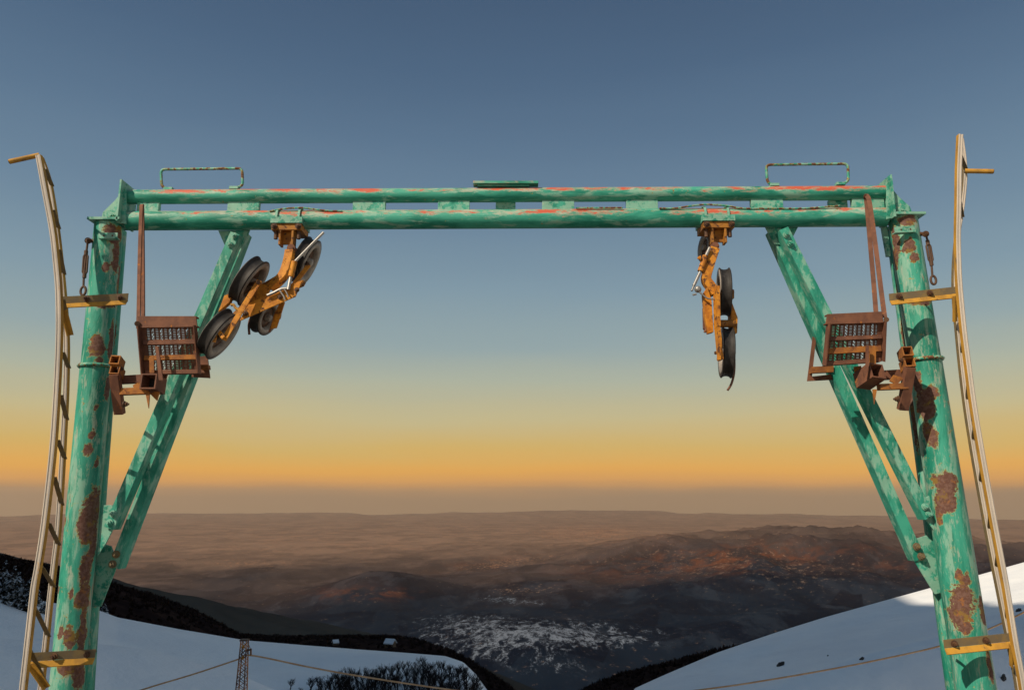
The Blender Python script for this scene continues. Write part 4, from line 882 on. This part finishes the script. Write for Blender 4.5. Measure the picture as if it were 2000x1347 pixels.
def conifer(kind, pos, sc, rz, label):
    h, w = kind
    if kind not in [p[0] for p in protos]:
        r = thing('conifer', pos, label, 'tree', 'dark conifers on the left skyline'); t_, c = conifer_mesh(h, w, len(protos) * 7 + 3)
        a = t_.build('trunk', M['bark'], None); b_ = c.build('crown', M['needles'], None); a.parent = r; b_.parent = r; protos.append((kind, r))
    else:
        src = [p[1] for p in protos if p[0] == kind][0]; r = src.copy(); C.objects.link(r); r['label'] = label; r.location = pos
        for ch in list(src.children): q = ch.copy(); C.objects.link(q); q.parent = r
    r.scale = (sc,) * 3; r.rotation_euler = (0, 0, rz)
K1, K2, K3 = (6.5, 1.5), (5.0, 2.1), (3.2, 1.9)
LBL = 'dark snow dusted conifer in the clump on the left skyline, behind the ladder'
for (x, y, kd, sc) in ((-20, 1150, K1, 1.05), (5, 1146, K1, .95), (14, 1142, K2, .9), (24, 1147, K1, 1.0), (34, 1140, K2, 1.0), (43, 1146, K1, .75), (50, 1150, K3, 1.1), (58, 1152, K2, .9), (66, 1150, K3, 1.0), (72, 1156, K3, .8), (88, 1160, K3, .7), (-8, 1138, K2, 1.0), (30, 1130, K2, 1.0), (62, 1135, K2, .8)):
    az, dep = azdep(x, y + 6); rr = 158 + rnd.uniform(-8, 4)
    pos = Vector((rr * math.sin(az), rr * math.cos(az), float(snow_z(np.array([az]), np.array([rr]))[0]) - 0.2))
    conifer(kd, pos, sc, rnd.uniform(0, 6), LBL)
for (x, y, sc, lb) in ((64, 1172, .40, 'small dark bush poking through the snow left of the left column, below the conifers'), (81, 1171, .30, 'smallest dark bush in the snow left of the left column'), (104, 1166, .35, 'low dark bush at the snow crest touching the left edge of the left column'), (204, 1186, .6, 'dark snow dusted bush just right of the left column at the wood edge')):
    g = ground_at(x, y, snow_z, 60, 178); conifer(K3, g, sc, rnd.uniform(0, 6), lb)

# bare trees of the thicket
def bare_mesh(seed, h):
    rn = random.Random(seed); tr = MB(); br = MB()
    def grow(p, d, l, r_, dep, b_):
        n = 3; q = p + d * l
        b_.tube([p, p + d * l * .5 + Vector((rn.uniform(-1, 1), rn.uniform(-1, 1), 0)) * l * .06, q], [r_, r_ * .8, r_ * .55], 4 if dep > 2 else 3, caps=False)
        if dep == 0: return
        for k in range(rn.choice((3, 3, 4))):
            ax = Vector((rn.gauss(0, 1), rn.gauss(0, 1), rn.gauss(0, .4))).normalized(); nd = (d * 1.0 + ax * rn.uniform(.45, .85) + Vector((0, 0, .28))).normalized()
            grow(p.lerp(q, rn.uniform(.45, 1)), nd, l * rn.uniform(.55, .78), r_ * .6, dep - 1, br)
    for k in range(3):
        grow(Vector((rn.uniform(-.3, .3), rn.uniform(-.3, .3), -0.4)), Vector((rn.uniform(-.35, .35), rn.uniform(-.35, .35), 1)).normalized(), h * .42, 0.10, 4, tr)
    return tr, br
bp_ = []
for s_ in range(4):
    tr, br = bare_mesh(s_ * 5 + 2, 4.2); bp_.append((tr, br))
bare_src = {}
GRP = 'bare trees of the dark thicket below the left snow crest'
def bare(kind, pos, sc, rz, label, grp=GRP):
    if kind not in bare_src:
        r = thing('bare_tree', pos, label, 'tree', grp); tr, br = bp_[kind]
        a = tr.build('trunk', M['bark'], None); b_ = br.build('crown', M['bark'], None); a.parent = r; b_.parent = r; bare_src[kind] = r
    else:
        src = bare_src[kind]; r = src.copy(); C.objects.link(r); r['label'] = label; r.location = pos
        for ch in list(src.children): q = ch.copy(); C.objects.link(q); q.parent = r
    r['group'] = grp; r.scale = (sc * rnd.uniform(.95, 1.25), sc * rnd.uniform(.95, 1.25), sc); r.rotation_euler = (0, 0, rz)
TL = 'leafless dark tree packed into the thicket below the left snow crest'
topline = lambda x: np.interp(x, [590, 640, 700, 760, 800, 850, 900, 930, 960], [1322, 1310, 1300, 1290, 1283, 1284, 1292, 1306, 1345])
cnt = 0
for row, dy in enumerate((0, 14, 28, 44)):
    x = 640 - row * 12 + rnd.uniform(0, 6)
    while x < 938 + row * 6:
        yt = topline(x) + dy + rnd.uniform(-4, 5); az, dep = azdep(x, yt + 40)
        g = ground_at(x, min(yt + 38, 1400), snow_z, 55, 160); dd = math.hypot(g.x, g.y)
        hh = 46 * dd / FPX * rnd.uniform(.85, 1.12); bare(rnd.randrange(4), g, hh / 5.6, rnd.uniform(0, 6), TL); cnt += 1
        x += rnd.uniform(11, 17)
for x, yb, hp_, lb in ((566, 1346, 28, 'lone small bare tree at the left tip of the thicket'), (606, 1350, 42, 'bare tree just left of the thicket, taller of the two outliers'), (626, 1350, 40, 'bare tree filling the gap at the left edge of the thicket'), (588, 1352, 14, 'thin bare sapling between the outlying trees left of the thicket')):
    g = ground_at(x, yb, snow_z, 55, 160); dd = math.hypot(g.x, g.y); bare(rnd.randrange(4), g, hp_ * dd / FPX / 5.6, rnd.uniform(0, 6), lb)

# wood on the dark hill: one mass of bare crowns
fm = MB(); rr_ = np.random.RandomState(5)
def tuft(g, h, w):
    for k in range(9):
        a = rr_.rand() * 6.28; d = Vector((math.cos(a), math.sin(a), 0)); sd = Vector((-d.y, d.x, 0)); z0 = h * rr_.rand() * .5
        p = g + Vector((0, 0, z0)) + d * w * .15; tip = g + d * w * (0.3 + 0.6 * rr_.rand()) + Vector((0, 0, z0 + h * (.3 + .45 * rr_.rand())))
        fm.v.extend([p - sd * w * .22, p + sd * w * .22, tip]); n = len(fm.v); fm.f.append([n - 3, n - 2, n - 1]); fm.m.append(0); fm.s.append(False)
cnt = 0
while cnt < 9000:
    az = rr_.uniform(-0.75, 0.42); rcv = float(np.interp(az, hr_a, hr_r)); r_ = rcv - abs(rr_.randn()) * 110 + 8
    if r_ < 215: continue
    z = float(hill_z(np.array([az]), np.array([r_]))[0]); g = Vector((r_ * math.sin(az), r_ * math.cos(az), z - .4)); hgt = 1.7 * (0.6 + rr_.rand() * .9)
    tuft(g, hgt, 2.4); cnt += 1
n_ = NT('bare winter crowns'); M['crowns'] = n_.out(n_.mix(n_.noise(n_.map(), 0.06, 6), (0.014, 0.009, 0.009), (0.040, 0.023, 0.019)), 1.0, 0, 0.0)
fm.build('woodland', M['crowns'], None, None, {'kind': 'stuff'})

# stones showing through the snow
n_ = NT('dark wet stone'); M['stone'] = n_.out(n_.mix(n_.noise(n_.map(), 3, 6), (0.025, 0.022, 0.022), (0.075, 0.065, 0.06)), 0.85)
def rock(x, y, wpx, hpx, seed, label):
    g = ground_at(x, y + hpx * .4, snow_z, 70, 290); dd = math.hypot(g.x, g.y); s_ = dd / FPX; rn = random.Random(seed)
    bm = bmesh.new(); bmesh.ops.create_icosphere(bm, subdivisions=3, radius=1)
    off = Vector((seed * 3.1, seed * 1.7, 0))
    from mathutils import noise as mn
    for v in bm.verts: v.co *= 0.75 + 0.6 * mn.fractal(v.co * 1.3 + off, 1.0, 2.0, 4); v.co.x *= wpx / 2 * s_; v.co.y *= wpx / 2 * s_ * .9; v.co.z *= hpx / 2 * s_; v.co.z += v.co.x * 0.35
    me = bpy.data.meshes.new('stone'); bm.to_mesh(me); bm.free(); me.materials.append(M['stone'])
    o = bpy.data.objects.new('stone', me); C.objects.link(o); o.location = g + Vector((0, 0, hpx * .12 * s_)); o['label'] = label; o['category'] = 'stone'; o['group'] = 'stones on the right snow slope'
rock(1525, 1295, 15, 11, 1, 'largest dark stone on the right snow slope, left of the right column')
rock(1683, 1285, 10, 5, 2, 'flat small stone just above the rope, left of the right column')
rock(1617, 1279, 4, 3, 3, 'tiny pebble sized stone midway along the right snow slope')
rock(1990, 1190, 10, 8, 4, 'dark stone right of the right ladder, just above the rope')
rock(1961, 1321, 8, 14, 5, 'upright dark stone between the right column and the foot of the right ladder')
